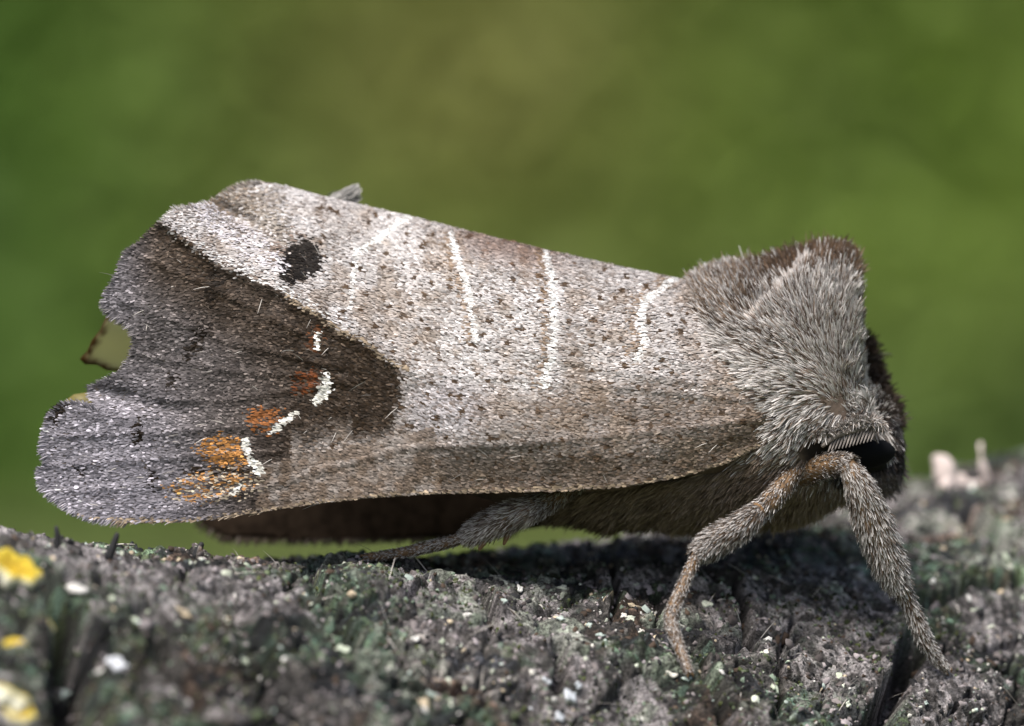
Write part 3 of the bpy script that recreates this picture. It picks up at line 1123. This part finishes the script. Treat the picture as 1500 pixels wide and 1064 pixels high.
near_wing = wing_mesh(NEAR_OUT, False, 'forewing')
mpart(near_wing)
near_wing['label'] = 'near forewing with chocolate tip, white comma marks and a black spot'


def cover_near():
    gx_, gy_ = np.meshgrid(np.arange(52, 1175, 2.7), np.arange(258, 772, 2.15), indexing='ij')
    gx_ = gx_ + (np.arange(gx_.shape[1]) % 2)[None] * 1.35
    px = gx_.ravel() + rng.normal(0, 1.2, gx_.size)
    py = gy_.ravel() + rng.normal(0, 1.0, gx_.size)
    # more cover on the upper side where the wing turns away
    ex = rng.random(9000)
    px2 = rng.uniform(380, 1010, 9000)
    py2 = w_top(px2) + 2 + ex ** 2 * 60
    px, py = np.concatenate([px, px2]), np.concatenate([py, py2])
    ins = inside(px, py, NEAR_OUT)
    px, py = px[ins], py[ins]
    n = len(px)
    ang = rng.normal(0.0, 0.22, n) + 0.18 * np.sin(px / 130) - 0.15
    c = wing_colour(px, py)
    g_ = scale_geo(px, py, rng.normal(0.094, 0.02, n), rng.normal(0.046, 0.010, n), c, ang, rng.normal(0.07, 0.09, n))
    o = make_mesh('wing_scales', *g_, m_scale, near_wing)
    tag(o, None, None, 'stuff')
    # fringe on the outer margin and a shorter one on the front edge
    out = [q for q in NEAR_OUT]
    i0, i1 = out.index((385, 267)), out.index((190, 766))
    px, py, dx, dy = [], [], [], []
    for i in range(i0, len(out) - 4):
        (x0, y0), (x1, y1) = out[i], out[i + 1]
        ln = math.hypot(x1 - x0, y1 - y0)
        marg = i < i1
        k = int(ln * (3.4 if marg else 0.45))
        f = rng.random(k)
        px += list(x0 + (x1 - x0) * f)
        py += list(y0 + (y1 - y0) * f)
        nx, ny = -(y1 - y0) / ln, (x1 - x0) / ln
        dx += [nx if marg else nx * 0.5 - 0.9] * k
        dy += [ny if marg else ny * 0.5] * k
    px, py, dx, dy = map(np.array, (px, py, dx, dy))
    dx, dy = dx - 0.35, dy
    n = len(px)
    px_i = px - dx * 6
    py_i = py - dy * 6
    p, nn, tx = wing_frame(px_i, py_i)
    d = np.stack([dx * 0.7 - 0.4 + rng.normal(0, 0.12, n), rng.normal(0, 0.15, n), -dy * 0.7 + rng.normal(0, 0.12, n)], -1)
    c = wing_colour(px_i, py_i)
    lite = rng.uniform(0.7, 1.35, (n, 1))
    margin = (px < 400)
    g_ = ribbons(p, d, nn, np.where(margin, rng.uniform(0.13, 0.28, n), rng.uniform(0.06, 0.12, n)), 0.026, c * lite, c * lite * 1.25 + 0.02)
    tag(make_mesh('wing_fringe', *g_, m_hair, near_wing), None, None, 'stuff')
    # stray hairs
    n = 420
    px, py = rng.uniform(90, 1120, n), rng.uniform(280, 750, n)
    ins = inside(px, py, NEAR_OUT)
    px, py = px[ins], py[ins]
    n = len(px)
    p, nn, tx = wing_frame(px, py)
    d = tx + nn * rng.uniform(0.1, 0.5, (n, 1)) + rng.normal(0, 0.6, (n, 3))
    c = np.array([0.6, 0.56, 0.52]) * rng.uniform(0.5, 1.2, (n, 1))
    g_ = ribbons(p, d, nn, rng.uniform(0.15, 0.5, n), 0.014, c, c, 0.5)
    tag(make_mesh('stray_hairs', *g_, m_hair, near_wing), None, None, 'stuff')


cover_near()


# far forewing: lower edge hangs below the near one
def far_point(px, py):
    k = np.clip((py - w_top(px)) / (w_bot(px) + 60 - w_top(px)), 0, 1)
    py_n = w_top(px) + k * (w_bot(px) - w_top(px))
    dep = wing_depth(px, py_n)
    Y = np.minimum(2 * Y_RIDGE - dep + 0.15, 3.6)
    return P(px, py + 10 * (1 - k) + 4, Y)


FAR_OUT = [(1000, 420), (800, 376), (600, 328), (480, 300), (392, 274), (352, 278), (320, 300), (300, 340), (280, 420), (262, 520), (262, 640), (278, 730),
           (300, 766), (330, 783), (420, 787), (540, 787), (640, 785), (730, 778), (800, 768), (900, 752), (1000, 720), (1080, 680), (1120, 620), (1080, 520)]
far_wing = wing_mesh(FAR_OUT, True, 'forewing')
mpart(far_wing)
far_wing['label'] = 'far forewing, its underside coloured dark for shade, showing below the near wing'
far_wing.data.materials.clear()
far_wing.data.materials.append(mat_plain('wing_underside_shade', (0.040, 0.028, 0.020), 0.9, 0.05, 0.4, 4))  # shadow under the moth put into the colour, darker than the membrane


def far_fringe():
    n = 900
    px = rng.uniform(285, 760, n)
    py = np.interp(px, [278, 300, 330, 420, 640, 760], [740, 764, 781, 785, 783, 773])
    p = far_point(px, py)
    d = np.stack([-0.5 + rng.normal(0, 0.3, n), rng.normal(0, 0.3, n), -0.7 + rng.normal(0, 0.3, n)], -1)
    c = np.array([0.09, 0.065, 0.05]) * rng.uniform(0.5, 1.4, (n, 1))
    tag(make_mesh('wing_fringe', *ribbons(p, d, np.tile([0, -1.0, 0], (n, 1)), rng.uniform(0.1, 0.25, n), 0.03, c, c), m_hair, far_wing), None, None, 'stuff')


far_fringe()


def hindwing():
    # thin yellowish membrane with a dark rim behind the notch
    out = [(420, 470), (300, 420), (200, 440), (160, 456), (153, 468), (146, 484), (134, 499), (128, 514), (117, 525), (124, 533), (142, 534), (156, 542), (170, 543), (190, 560), (260, 600), (400, 640), (520, 600)]
    o2 = []
    for i in range(len(out)):
        a_, b_ = np.array(out[i], float), np.array(out[(i + 1) % len(out)], float)
        k = max(1, int(np.hypot(*(b_ - a_)) / 7))
        for j in range(k):
            o2.append(tuple(a_ + (b_ - a_) * j / k))
    gx_, gy_ = np.meshgrid(np.arange(110, 520, 7.0), np.arange(410, 640, 7.0), indexing='ij')
    gx_, gy_ = gx_.ravel(), gy_.ravel()
    dd = seg_d(gx_, gy_, o2 + [o2[0]])
    ins = inside(gx_, gy_, o2) & (dd > 3)
    vs = o2 + list(zip(gx_[ins], gy_[ins]))
    r = delaunay_2d_cdt([Vector(v) for v in vs], [], [list(range(len(o2)))], 1, 1e-4)
    pv = np.array([tuple(v) for v in r[0]])
    tri = np.array([list(f) for f in r[2] if len(f) == 3])
    de = seg_d(pv[:, 0], pv[:, 1], o2 + [o2[0]])
    Y = 0.3 + 0.4 * np.sin(pv[:, 1] / 40) + (pv[:, 0] - 120) * 0.002
    v = P(pv[:, 0], pv[:, 1], Y)
    rimw = smooth(11, 2, de + 4 * vnoise(pv[:, 0] / 7, pv[:, 1] / 7, 2))
    c = lerp(np.broadcast_to([0.78, 0.76, 0.46], v.shape), np.array([0.14, 0.075, 0.025]), rimw)
    o = make_mesh('hindwing', v, tri, c, mat_attr('hindwing_membrane', 0.4, 0.4, 0.65), None, True)
    md = o.modifiers.new('thickness', 'SOLIDIFY')
    md.thickness = 0.04
    mpart(o)
    o['label'] = 'thin yellowish hindwing edge with dark rim in the wing notch'
    # a scrap of the lower hindwing at the second notch
    v2 = P(np.array([92, 108, 128, 150, 140, 112]), np.array([590, 578, 575, 590, 612, 606]), np.array([-0.6] * 6))
    o = make_mesh('hindwing', v2, [(0, 1, 5), (1, 2, 5), (2, 4, 5), (2, 3, 4)], np.tile([0.42, 0.36, 0.13], (6, 1)), o.data.materials[0])
    md = o.modifiers.new('thickness', 'SOLIDIFY')
    md.thickness = 0.04
    mpart(o)


hindwing()

# --- body: one continuous loft; sections (px, top, widest, bottom, half width mm)
SEC = [(1322, 648, 660, 676, 0.25), (1312, 622, 655, 700, 0.75), (1296, 592, 648, 712, 1.25), (1276, 575, 640, 716, 1.6), (1266, 545, 630, 712, 1.8), (1260, 430, 620, 708, 2.05),
       (1252, 385, 612, 712, 2.25), (1235, 370, 602, 722, 2.5), (1205, 366, 594, 742, 2.75), (1160, 378, 590, 758, 2.95), (1110, 392, 592, 766, 3.0), (1060, 400, 596, 772, 2.95),
       (1022, 415, 600, 772, 2.85), (1000, 450, 602, 770, 2.75), (975, 485, 606, 766, 2.65), (900, 500, 612, 776, 2.5), (800, 505, 615, 758, 2.3), (680, 500, 610, 722, 2.1),
       (560, 480, 590, 690, 1.8), (450, 440, 550, 640, 1.5), (380, 410, 500, 580, 1.0), (340, 410, 465, 520, 0.5)]
SEC = np.array(SEC, float)[::-1]


def body_surf(u, th):
    """u in 0..1 along the body, th around: 0 top, pi/2 towards the camera"""
    x = np.interp(u, np.linspace(0, 1, len(SEC)), SEC[:, 0])
    k = u * (len(SEC) - 1)
    idx = np.arange(len(SEC))
    top, mid, bot, hw = (np.interp(k, idx, SEC[:, i]) for i in (1, 2, 3, 4))
    c, s = np.cos(th), np.sin(th)
    up = c > 0
    # the crest narrows upwards
    w = np.where(up, np.sign(s) * np.abs(s) ** 1.25, np.sign(s) * np.abs(s) ** 0.9)
    py = np.where(up, mid - (mid - top) * c, mid - (bot - mid) * c)
    return P(x, py, 0.35 - hw * w)


def body():
    nu, nt = 110, 56
    u, th = np.meshgrid(np.linspace(0, 1, nu), np.linspace(0, 2 * np.pi, nt, endpoint=False), indexing='ij')
    v = body_surf(u, th)
    q = []
    for i in range(nu - 1):
        for j in range(nt):
            j2 = (j + 1) % nt
            q.append((i * nt + j, i * nt + j2, (i + 1) * nt + j2, (i + 1) * nt + j))
    vv = v.reshape(-1, 3)
    px, py = PIX(vv)
    skin = lerp(np.broadcast_to([0.16, 0.12, 0.095], vv.shape), np.array([0.22, 0.11, 0.07]), smooth(16, 6, np.hypot(px - 1252, py - 596)))
    c = lerp(skin, np.array([0.012, 0.010, 0.009]), smooth(1.25, 0.9, ell(px, py, 1250, 666, 74, 36, 0.1)) * (vv[:, 1] < 0.3))
    o = make_mesh('body', vv, q, c, mat_attr('body_skin', 0.8, 0.2, 0, 0, 0.3), None, True)
    mpart(o)
    return o


body_o = body()

GUIDE = np.array([(1015, 420, -.6, -.75), (1060, 400, -.35, -.95), (1050, 455, -.65, -.7), (1110, 390, -.2, -1), (1100, 440, -.35, -.9), (1180, 362, -.02, -1), (1240, 365, .25, -1),
                  (1258, 420, .35, -.9), (1200, 420, .0, -1), (1210, 470, -.12, -1), (1250, 500, .1, -1), (1255, 550, -.05, -1), (1140, 470, -.55, -.8), (1140, 510, -.92, -.4),
                  (1080, 500, -1, -.25), (1060, 530, -1, .05), (1100, 555, -1, .12), (1200, 520, -.65, -.75), (1190, 560, -.85, -.5), (1240, 580, -.5, -.85), (1150, 590, -.95, .2),
                  (1200, 600, -.85, .4), (1180, 630, -.8, .55), (1210, 645, -.35, .9), (1150, 660, -.9, .4), (1240, 615, -.6, .7), (1275, 600, .2, -.9), (1290, 630, .45, .8), (1300, 660, .3, .95),
                  (1285, 700, .2, .95), (1220, 700, -.5, .75), (1150, 720, -.7, .6), (1100, 700, -.9, .3), (1050, 740, -.8, .55), (950, 740, -.9, .35), (1180, 765, -.3, .9), (850, 740, -.95, .3)])


def field(px, py):
    dx = px[:, None] - GUIDE[None, :, 0]
    dy = py[:, None] - GUIDE[None, :, 1]
    w = 1 / (dx * dx + dy * dy + 120) ** 1.35
    w /= w.sum(1, keepdims=True)
    g_ = w @ GUIDE[:, 2:]
    return g_[:, 0], g_[:, 1]


def fur():
    n = 150000
    u = rng.uniform(0.24, 0.985, n)
    th = rng.uniform(0, 2 * np.pi, n)
    # most of it on the side that faces us and along the crest
    th = np.where((rng.random(n) < 0.55) & (th > np.pi), 2 * np.pi - th, th)
    p = body_surf(u, th)
    e = 1e-3
    n1 = norm(np.cross(body_surf(u + e, th) - p, body_surf(u, th + e) - p))
    cen = np.stack([p[:, 0], np.full(n, 0.35), np.interp(u, np.linspace(0, 1, len(SEC)), (532 - SEC[:, 2]) / S)], -1)
    n1 = np.where(((p - cen) * n1).sum(1, keepdims=True) < 0, -n1, n1)
    px, py = PIX(p)
    # no fur where the wings lie or where the eye sits
    undr = inside(px, py, [(300, 300), (990, 400), (1050, 500), (1120, 585), (1130, 640), (1060, 690), (900, 720), (300, 730)])
    eye = ell(px, py, 1243, 664, 70, 30, 0.05) < 1
    keep = ~undr & ~(eye & (p[:, 1] < 0.2)) & (px > 800)
    p, n1, px, py = p[keep], n1[keep], px[keep], py[keep]
    n = len(p)
    gx_, gy_ = field(px, py)
    d = np.stack([gx_, np.zeros(n), -gy_], -1)
    cl = 0.42 * np.stack([fbm(px / 16, py / 16, 2, 201), 0.5 * fbm(px / 16, py / 16, 2, 203), fbm(px / 16, py / 16, 2, 205)], -1)
    d = norm(d) + n1 * 0.36 + cl + rng.normal(0, 0.11, (n, 3))
    d[:, 1] += np.where((n1[:, 1] > 0.3), 0.2, -0.05)
    rnd = rng.random(n)
    dark = np.array([0.085, 0.054, 0.036])
    gre = np.array([0.42, 0.345, 0.29])
    wht = np.array([0.90, 0.87, 0.85])
    tip = np.where((rnd < 0.68)[:, None], wht, np.where((rnd < 0.78)[:, None], gre, dark))
    tip = tip * rng.uniform(0.85, 1.1, (n, 1))
    base = lerp(np.broadcast_to(dark, (n, 3)), gre, 0.12 + rng.random(n) * 0.5)
    # crest: rusty brown tips along the top, dark at the front
    crest = smooth(58, 10, py - np.interp(px, [1000, 1060, 1110, 1200, 1235, 1256, 1262], [430, 395, 388, 364, 366, 390, 440]))
    crest = crest * smooth(1060, 1130, px)
    br = np.array([0.140, 0.085, 0.050])
    mm = rng.random(n) < crest * 0.85
    tip = np.where(mm[:, None], br * rng.uniform(0.6, 1.6, (n, 1)), tip)
    # rear tuft: tan
    rear = smooth(1140, 1090, px + (py - 400) * 0.3) * smooth(500, 450, py)
    mm = rng.random(n) < rear * 0.38
    tip = np.where(mm[:, None], np.array([0.36, 0.27, 0.20]) * rng.uniform(0.6, 1.4, (n, 1)), tip)
    # white line through the crest with a darker side
    dl = seg_d(px, py, [(1102, 470), (1140, 432), (1182, 382)])
    tip = np.where((dl < 6)[:, None], wht * 1.08, tip)
    base = np.where((dl < 6)[:, None], gre * 1.3, base)
    dl2 = seg_d(px + 18, py + 14, [(1102, 470), (1140, 432), (1182, 382)])
    tip = np.where(((dl2 < 9) & (rng.random(n) < 0.4))[:, None], dark, tip)
    # white streak over the wing base
    ws = seg_d(px, py, [(1040, 500), (1090, 540), (1150, 560)]) < 22
    tip = np.where((ws & (rng.random(n) < 0.75))[:, None], wht * 1.05, tip)
    # brown underside
    un = smooth(640, 710, py + 0.25 * (1150 - px)) * smooth(1300, 1230, px)
    mm = rng.random(n) < un
    tn = np.array([0.34, 0.265, 0.20])
    tip = np.where(mm[:, None], tn * rng.uniform(0.5, 1.5, (n, 1)), tip)
    base = np.where(mm[:, None], tn * 0.5, base)
    # dark face
    fc = ell(px, py, 1262, 672, 62, 34, 0.1) < 1
    tip = np.where((fc & (rng.random(n) < 0.8) & (p[:, 1] < 0.4))[:, None], np.array([0.03, 0.025, 0.022]), tip)
    base = np.where(fc[:, None], np.array([0.015, 0.013, 0.012]), base)
    # dark front of head and collar
    ft = smooth(1268, 1290, px) * ((p[:, 1] > -0.9) | (py > 690))
    mm = rng.random(n) < ft * 0.85
    tip = np.where(mm[:, None], np.where((py > 684)[:, None], np.array([0.20, 0.16, 0.14]), np.array([0.06, 0.045, 0.038])) * rng.uniform(0.5, 1.6, (n, 1)), tip)
    base = np.where(mm[:, None], np.array([0.02, 0.015, 0.012]), base)
    L = rng.uniform(0.22, 0.47, n) * np.where(rng.random(n) < 0.05, 1.35, 1)
    L = np.where(crest > 0.3, L * rng.uniform(0.6, 1.05, n), L)
    L = np.where(py > 650, L * 0.85, L)
    L = np.where(px > 1255, L * 0.62, L)
    L = np.where(dl < 6, L * 0.75, L)
    L = np.where(ell(px, py, 1225, 640, 60, 30) < 1, L * 0.6, L)
    wd = rng.uniform(0.018, 0.042, n)
    g_ = ribbons(p - n1 * 0.03, d, n1, L, wd, base, tip, 0.25, 0.5, 0.45)
    o = make_mesh('fur', *g_, m_hair, body_o)
    tag(o, None, None, 'stuff')

    # dark tufts of the far collar and brow that show past the head
    def tuft(name, path, r, c, nn, L, dirv):
        f = rng.random(nn) * (len(path) - 1)
        i = np.clip(f.astype(int), 0, len(path) - 2)
        pa = np.array(path, float)
        q = pa[i] + (pa[i + 1] - pa[i]) * (f - i)[:, None]
        pp = P(q[:, 0] + rng.normal(0, r, nn), q[:, 1] + rng.normal(0, r, nn), q[:, 2] + rng.normal(0, r / S, nn))
        dd = np.array(dirv)[None] + rng.normal(0, 0.35, (nn, 3))
        cc = np.array(c)[None] * rng.uniform(0.4, 1.7, (nn, 1))
        return ribbons(pp, dd, np.tile([0.3, -0.9, 0.2], (nn, 1)), rng.uniform(0.6, 1.1, nn) * L, 0.034, cc * 0.6, cc, 0.25, 0.5)
    dk = (0.045, 0.030, 0.022)
    g_ = cat_geo(tuft('', [(1262, 500, 1.2), (1274, 540, 1.3), (1288, 580, 1.3)], 6, dk, 1700, 0.30, (0.75, 0, 0.55)),
                 tuft('', [(1292, 585, 1.0), (1302, 605, 0.9), (1304, 630, 0.9)], 7, (0.06, 0.04, 0.03), 1500, 0.25, (0.9, -0.1, 0.3)),
                 tuft('', [(1250, 715, 0.4), (1280, 705, 0.2), (1302, 690, 0.3)], 11, (0.19, 0.15, 0.135), 2200, 0.28, (0.35, -0.3, -0.8)))
    t = make_mesh('collar_tuft', *g_, m_hair)
    mpart(t)
    t['label'] = 'dark brown fur tufts in front of the head'
    tag(t, None, None, 'stuff')
    # loose curled hairs at the neck
    pts = [[(1010, 470), (1003, 445), (1015, 425), (1035, 410)], [(1000, 415), (1003, 404), (1006, 400)], [(1255, 350), (1240, 343), (1230, 345)]]


fur()


def tail_tuft():
    n = 1800
    f = rng.random(n)
    p = P(470 + 46 * f, 297 - 8 * f + rng.normal(0, 4, n) * (0.4 + f), 1.0 + rng.normal(0, 0.12, n))
    d = np.stack([0.9 + rng.normal(0, 0.2, n), rng.normal(0, 0.2, n), 0.15 + 0.5 * f + rng.normal(0, 0.12, n)], -1)
    c = np.array([0.50, 0.48, 0.46]) * rng.uniform(0.6, 1.3, (n, 1))
    o = make_mesh('scale_tuft', *ribbons(p, d, np.tile([0, -1.0, 0.2], (n, 1)), rng.uniform(0.14, 0.3, n), 0.03, c * 0.6, c), m_hair)
    mpart(o)
    tag(o, None, None, 'stuff')
    o['label'] = 'small pale tuft standing up behind the wing ridge'


tail_tuft()


def head_parts():
    me = bpy.data.materials.new('eye_black')
    me.use_nodes = True
    b = me.node_tree.nodes['Principled BSDF']
    b.inputs['Base Color'].default_value = (0.006, 0.006, 0.007, 1)
    b.inputs['Roughness'].default_value = 0.75
    b.inputs['Specular IOR Level'].default_value = 0.08
    for px, py, Y in ((1244, 662, -1.32), (1250, 662, 2.0)):
        th, ph = np.meshgrid(np.linspace(0, np.pi, 17), np.linspace(0, 2 * np.pi, 24, endpoint=False), indexing='ij')
        c = P(px, py, Y)
        v = c + np.stack([1.08 * np.sin(th) * np.cos(ph), 0.6 * np.sin(th) * np.sin(ph), 0.44 * np.cos(th)], -1)
        q = [(i * 24 + j, (i + 1) * 24 + j, (i + 1) * 24 + (j + 1) % 24, i * 24 + (j + 1) % 24) for i in range(16) for j in range(24)]
        mpart(make_mesh('eye', v.reshape(-1, 3), q, None, me, None, True))
    # comb antenna tucked under the brow
    ma = mat_plain('antenna_grey', (0.20, 0.175, 0.16), 0.6, 0.3)
    mt = mat_plain('antenna_tooth', (0.21, 0.185, 0.17), 0.6, 0.3)
    pts = [P(1262, 598, -1.75), P(1282, 612, -1.9), P(1284, 626, -2.05), P(1255, 630, -2.2), P(1228, 637, -2.3), P(1204, 654, -2.3)]
    v, q, (c, r, tg, u, w) = tube(pts, np.array([5, 5, 5, 4.5, 4, 3]) / S, 8, 6)
    a_ = make_mesh('antenna', v, q, None, ma, None, True)
    mpart(a_)
    for k in range(13):
        px = 1219 + k * 5.2
        y0 = np.interp(px, [1215, 1228, 1255, 1284], [645, 638, 631, 627])
        p0, p1 = P(px + 2, y0 + 1, -2.22), P(px - 6, y0 + 23 - abs(k - 6) * 0.6, -2.4)
        v, q, _ = tube([p0, (p0 + p1) / 2, p1], np.array([1.9, 1.7, 1.0]) / S, 5, 2)
        make_mesh('comb_tooth', v, q, None, mt, a_, True)
    # brow fringe over the antenna
    n = 1700
    f = rng.random(n)
    px = 1205 + 90 * f
    py = np.interp(px, [1215, 1240, 1270, 1298], [634, 624, 616, 622]) + rng.normal(0, 3, n)
    p = P(px, py, -2.15 + rng.normal(0, 0.1, n))
    d = np.stack([0.5 * (f - 0.45) + rng.normal(0, 0.25, n), np.full(n, -0.5), 0.1 - 0.75 * smooth(0.75, 1, f) + rng.normal(0, 0.3, n)], -1)
    c = np.where((rng.random(n) < 0.6)[:, None], np.array([0.62, 0.59, 0.57]), np.array([0.28, 0.24, 0.21])) * rng.uniform(0.7, 1.1, (n, 1))
    o = make_mesh('brow_fringe', *ribbons(p, d, np.tile([0, -1.0, 0.3], (n, 1)), rng.uniform(0.12, 0.26, n), 0.026, c * 0.6, c), m_hair)
    mpart(o)
    tag(o, None, None, 'stuff')
    n = 1300
    p = P(rng.uniform(1205, 1276, n), rng.normal(599, 10, n), -1.95 + rng.normal(0, 0.05, n))
    d = np.stack([-0.5 + rng.normal(0, 0.35, n), np.full(n, -0.35), 0.7 + rng.normal(0, 0.4, n)], -1)
    c = np.where((rng.random(n) < 0.65)[:, None], np.array([0.78, 0.75, 0.73]), np.array([0.25, 0.2, 0.17])) * rng.uniform(0.7, 1.1, (n, 1))
    o = make_mesh('neck_hair', *ribbons(p, d, np.tile([0, -1.0, 0.3], (n, 1)), rng.uniform(0.18, 0.36, n), 0.032, c * 0.5, c), m_hair)
    mpart(o)
    tag(o, None, None, 'stuff')
    n = 420
    f = rng.random(n)
    p = P(1278 + 24 * f, 632 + 40 * f * rng.random(n), -1.6 + 0.5 * f)
    d = np.stack([0.15 + 0.3 * f + rng.normal(0, 0.2, n), np.full(n, -0.35), -0.9 + rng.normal(0, 0.2, n)], -1)
    c = np.where((rng.random(n) < 0.5)[:, None], np.array([0.6, 0.57, 0.55]), np.array([0.14, 0.11, 0.09])) * rng.uniform(0.7, 1.1, (n, 1))
    o = make_mesh('palp_hair', *ribbons(p, d, np.tile([0.2, -1.0, 0.1], (n, 1)), rng.uniform(0.2, 0.42, n), 0.028, c * 0.5, c), m_hair)
    mpart(o)
    tag(o, None, None, 'stuff')


head_parts()

# --- legs
m_leg = mat_plain('leg_skin', (0.20, 0.12, 0.06), 0.45, 0.4, 0.35, 3)


def leg(spec, label):
    """spec: named segments, each a list of (px, py, depth, radius px, hair length mm, density)"""
    root = bpy.data.objects.new('leg', None)
    col.objects.link(root)
    s0 = spec[0][1][0]
    root.location = P(s0[0], s0[1], s0[2])
    mpart(root)
    root['label'] = label
    bpy.context.view_layer.update()
    allg = []
    for nm, pts in spec:
        pts = np.array(pts, float)
        c3 = np.array([P(q[0], q[1], q[2]) for q in pts])
        v, q, (c, r, tg, u, w) = tube(c3, pts[:, 3] / S * 0.82, 14, 6)
        v = v + 0.012 * np.stack([vnoise(v[:, 0] * 9, v[:, 2] * 9, k) for k in (1, 2, 3)], -1)
        o = make_mesh(nm, v, q, None, m_leg, None, True)
        o.parent = root
        o.matrix_parent_inverse = root.matrix_world.inverted()
        # bristles lying along the leg
        tt = np.linspace(0, len(pts) - 1, len(c))
        hl, den = np.interp(tt, np.arange(len(pts)), pts[:, 4]), np.interp(tt, np.arange(len(pts)), pts[:, 5])
        ln = np.linalg.norm(np.diff(c, axis=0), axis=1).sum()
        n = int(2000 * ln * pts[:, 3].mean() / 20)
        k = rng.integers(0, len(c) - 1, n)
        f = rng.random(n)[:, None]
        a_ = rng.uniform(0, 2 * np.pi, n)[:, None]
        kp = rng.random(n) < den[k]
        cc = c[k] * (1 - f) + c[k + 1] * f
        ra = (r[k] * (1 - f[:, 0]) + r[k + 1] * f[:, 0])[:, None]
        nn = np.cos(a_) * u[k] + np.sin(a_) * w[k]
        p = cc + nn * ra * 0.95
        d = tg[k] + nn * 0.42 + rng.normal(0, 0.16, (n, 3))
        rnd = rng.random(n)
        tip = np.where((rnd < 0.58)[:, None], np.array([0.84, 0.81, 0.79]), np.where((rnd < 0.75)[:, None], np.array([0.33, 0.28, 0.25]), np.array([0.12, 0.085, 0.06])))
        tip = tip * rng.uniform(0.75, 1.12, (n, 1))
        base = np.array([0.085, 0.058, 0.04]) * rng.uniform(0.6, 1.4, (n, 1))
        L = hl[k] * rng.uniform(0.5, 0.9, n)
        allg.append(ribbons(p[kp], d[kp], nn[kp], L[kp], rng.uniform(0.014, 0.026, n)[kp], base[kp], tip[kp], 0.2, 0.5, 0.5))
    o = make_mesh('leg_bristles', *cat_geo(*allg), m_hair)
    o.parent = root
    o.matrix_parent_inverse = root.matrix_world.inverted()
    tag(o, None, None, 'stuff')
    # two small claws
    e = spec[-1][1][-1]
    pv = spec[-1][1][-2]
    dx, dy = e[0] - pv[0], e[1] - pv[1]
    ll = math.hypot(dx, dy)
    dx, dy = dx / ll, dy / ll
    for sg in (-1, 1):
        p0 = P(e[0] - dx * 3, e[1] - dy * 3, e[2])
        p1 = P(e[0] + dx * 6 + sg * dy * 4, e[1] + dy * 6 - sg * dx * 4, e[2] - 0.05)
        p2 = P(e[0] + dx * 9 + sg * dy * 3, e[1] + dy * 9 - sg * dx * 3 + 2, e[2] + 0.02)
        v, q, _ = tube([p0, p1, p2], np.array([2.2, 1.8, 0.6]) / S, 6, 3)
        o = make_mesh('claw', v, q, None, m_leg, None, True)
        o.parent = root
        o.matrix_parent_inverse = root.matrix_world.inverted()
    return root


def full_hit(px, py):
    h = hit(px, py, disp_full)
    return -2.0 if h is None else float(h)


hf, hm, hh = full_hit(1385, 985), full_hit(1008, 990), full_hit(535, 818)
print('FEET', hf, hm, hh)
df = lambda t: -2.7 + (hf - 0.12 + 2.7) * t
leg([('femur', [(1150, 715, -1.3, 20, .22, .5), (1190, 690, -1.9, 22, .22, .55), (1225, 680, -2.5, 19, .2, .7), (1246, 682, -2.75, 16, .2, .9)]),
     ('tibia', [(1240, 680, -2.75, 15, .2, .8), (1257, 710, df(0), 25, .26, .9), (1277, 760, df(.2), 31, .3, 1), (1298, 815, df(.4), 29, .3, 1), (1317, 858, df(.55), 18, .26, 1)]),
     ('tarsus', [(1318, 855, df(.55), 14, .22, 1), (1338, 900, df(.7), 13, .24, 1), (1352, 932, df(.8), 12, .22, 1), (1370, 962, df(.92), 9, .18, 1), (1386, 979, df(1), 6, .12, 1)])],
    'bristly foreleg below the head, planted on the bark')
dm = lambda t: -2.9 + (hm - 0.1 + 2.9) * t
leg([('femur', [(1168, 682, -1.9, 15, .2, .5), (1150, 708, -2.3, 17, .2, .5), (1125, 738, -2.6, 18, .22, .7), (1105, 755, -2.8, 18, .24, .9)]),
     ('tibia', [(1112, 748, -2.8, 18, .3, .9), (1080, 775, dm(.1), 23, .34, 1), (1045, 795, dm(.2), 22, .34, 1), (1020, 812, dm(.3), 12, .2, .7)]),
     ('tarsus', [(1021, 812, dm(.3), 9, .13, 1), (1004, 850, dm(.5), 10, .15, 1), (988, 888, dm(.66), 12, .14, 1), (983, 912, dm(.76), 11, .12, 1), (992, 940, dm(.85), 10, .12, 1), (1009, 984, dm(1), 7, .12, 1)])],
    'middle leg with a thick tibia and jointed foot on the cracked bark')
dh = lambda t: -2.4 + (hh - 0.08 + 2.4) * t
hl_ = leg([('femur', [(850, 700, -1.6, 18, .24, .8), (800, 735, -2.2, 19, .26, .9), (775, 748, -2.4, 20, .28, 1)]),
           ('tibia', [(785, 742, dh(0), 20, .32, 1), (745, 758, dh(.15), 23, .36, 1), (710, 773, dh(.3), 20, .34, 1), (682, 788, dh(.45), 11, .2, .8)]),
           ('tarsus', [(688, 786, dh(.45), 9, .1, 1), (655, 795, dh(.6), 10, .12, 1), (628, 801, dh(.7), 10, .12, 1), (590, 810, dh(.85), 9, .1, 1), (536, 817, dh(1), 7, .1, 1)])],
          'hind leg reaching back under the wing edge')
for x0, y0, x1, y1 in ((748, 772, 738, 798), (712, 786, 702, 806)):
    v, q, _ = tube([P(x0, y0, dh(.25)), P((x0 + x1) / 2, (y0 + y1) / 2, dh(.25)), P(x1, y1, dh(.25))], np.array([4, 5, 2]) / S, 8, 3)
    o = make_mesh('tibial_spur', v, q, None, m_leg, None, True)
    o.parent = hl_
    o.matrix_parent_inverse = hl_.matrix_world.inverted()
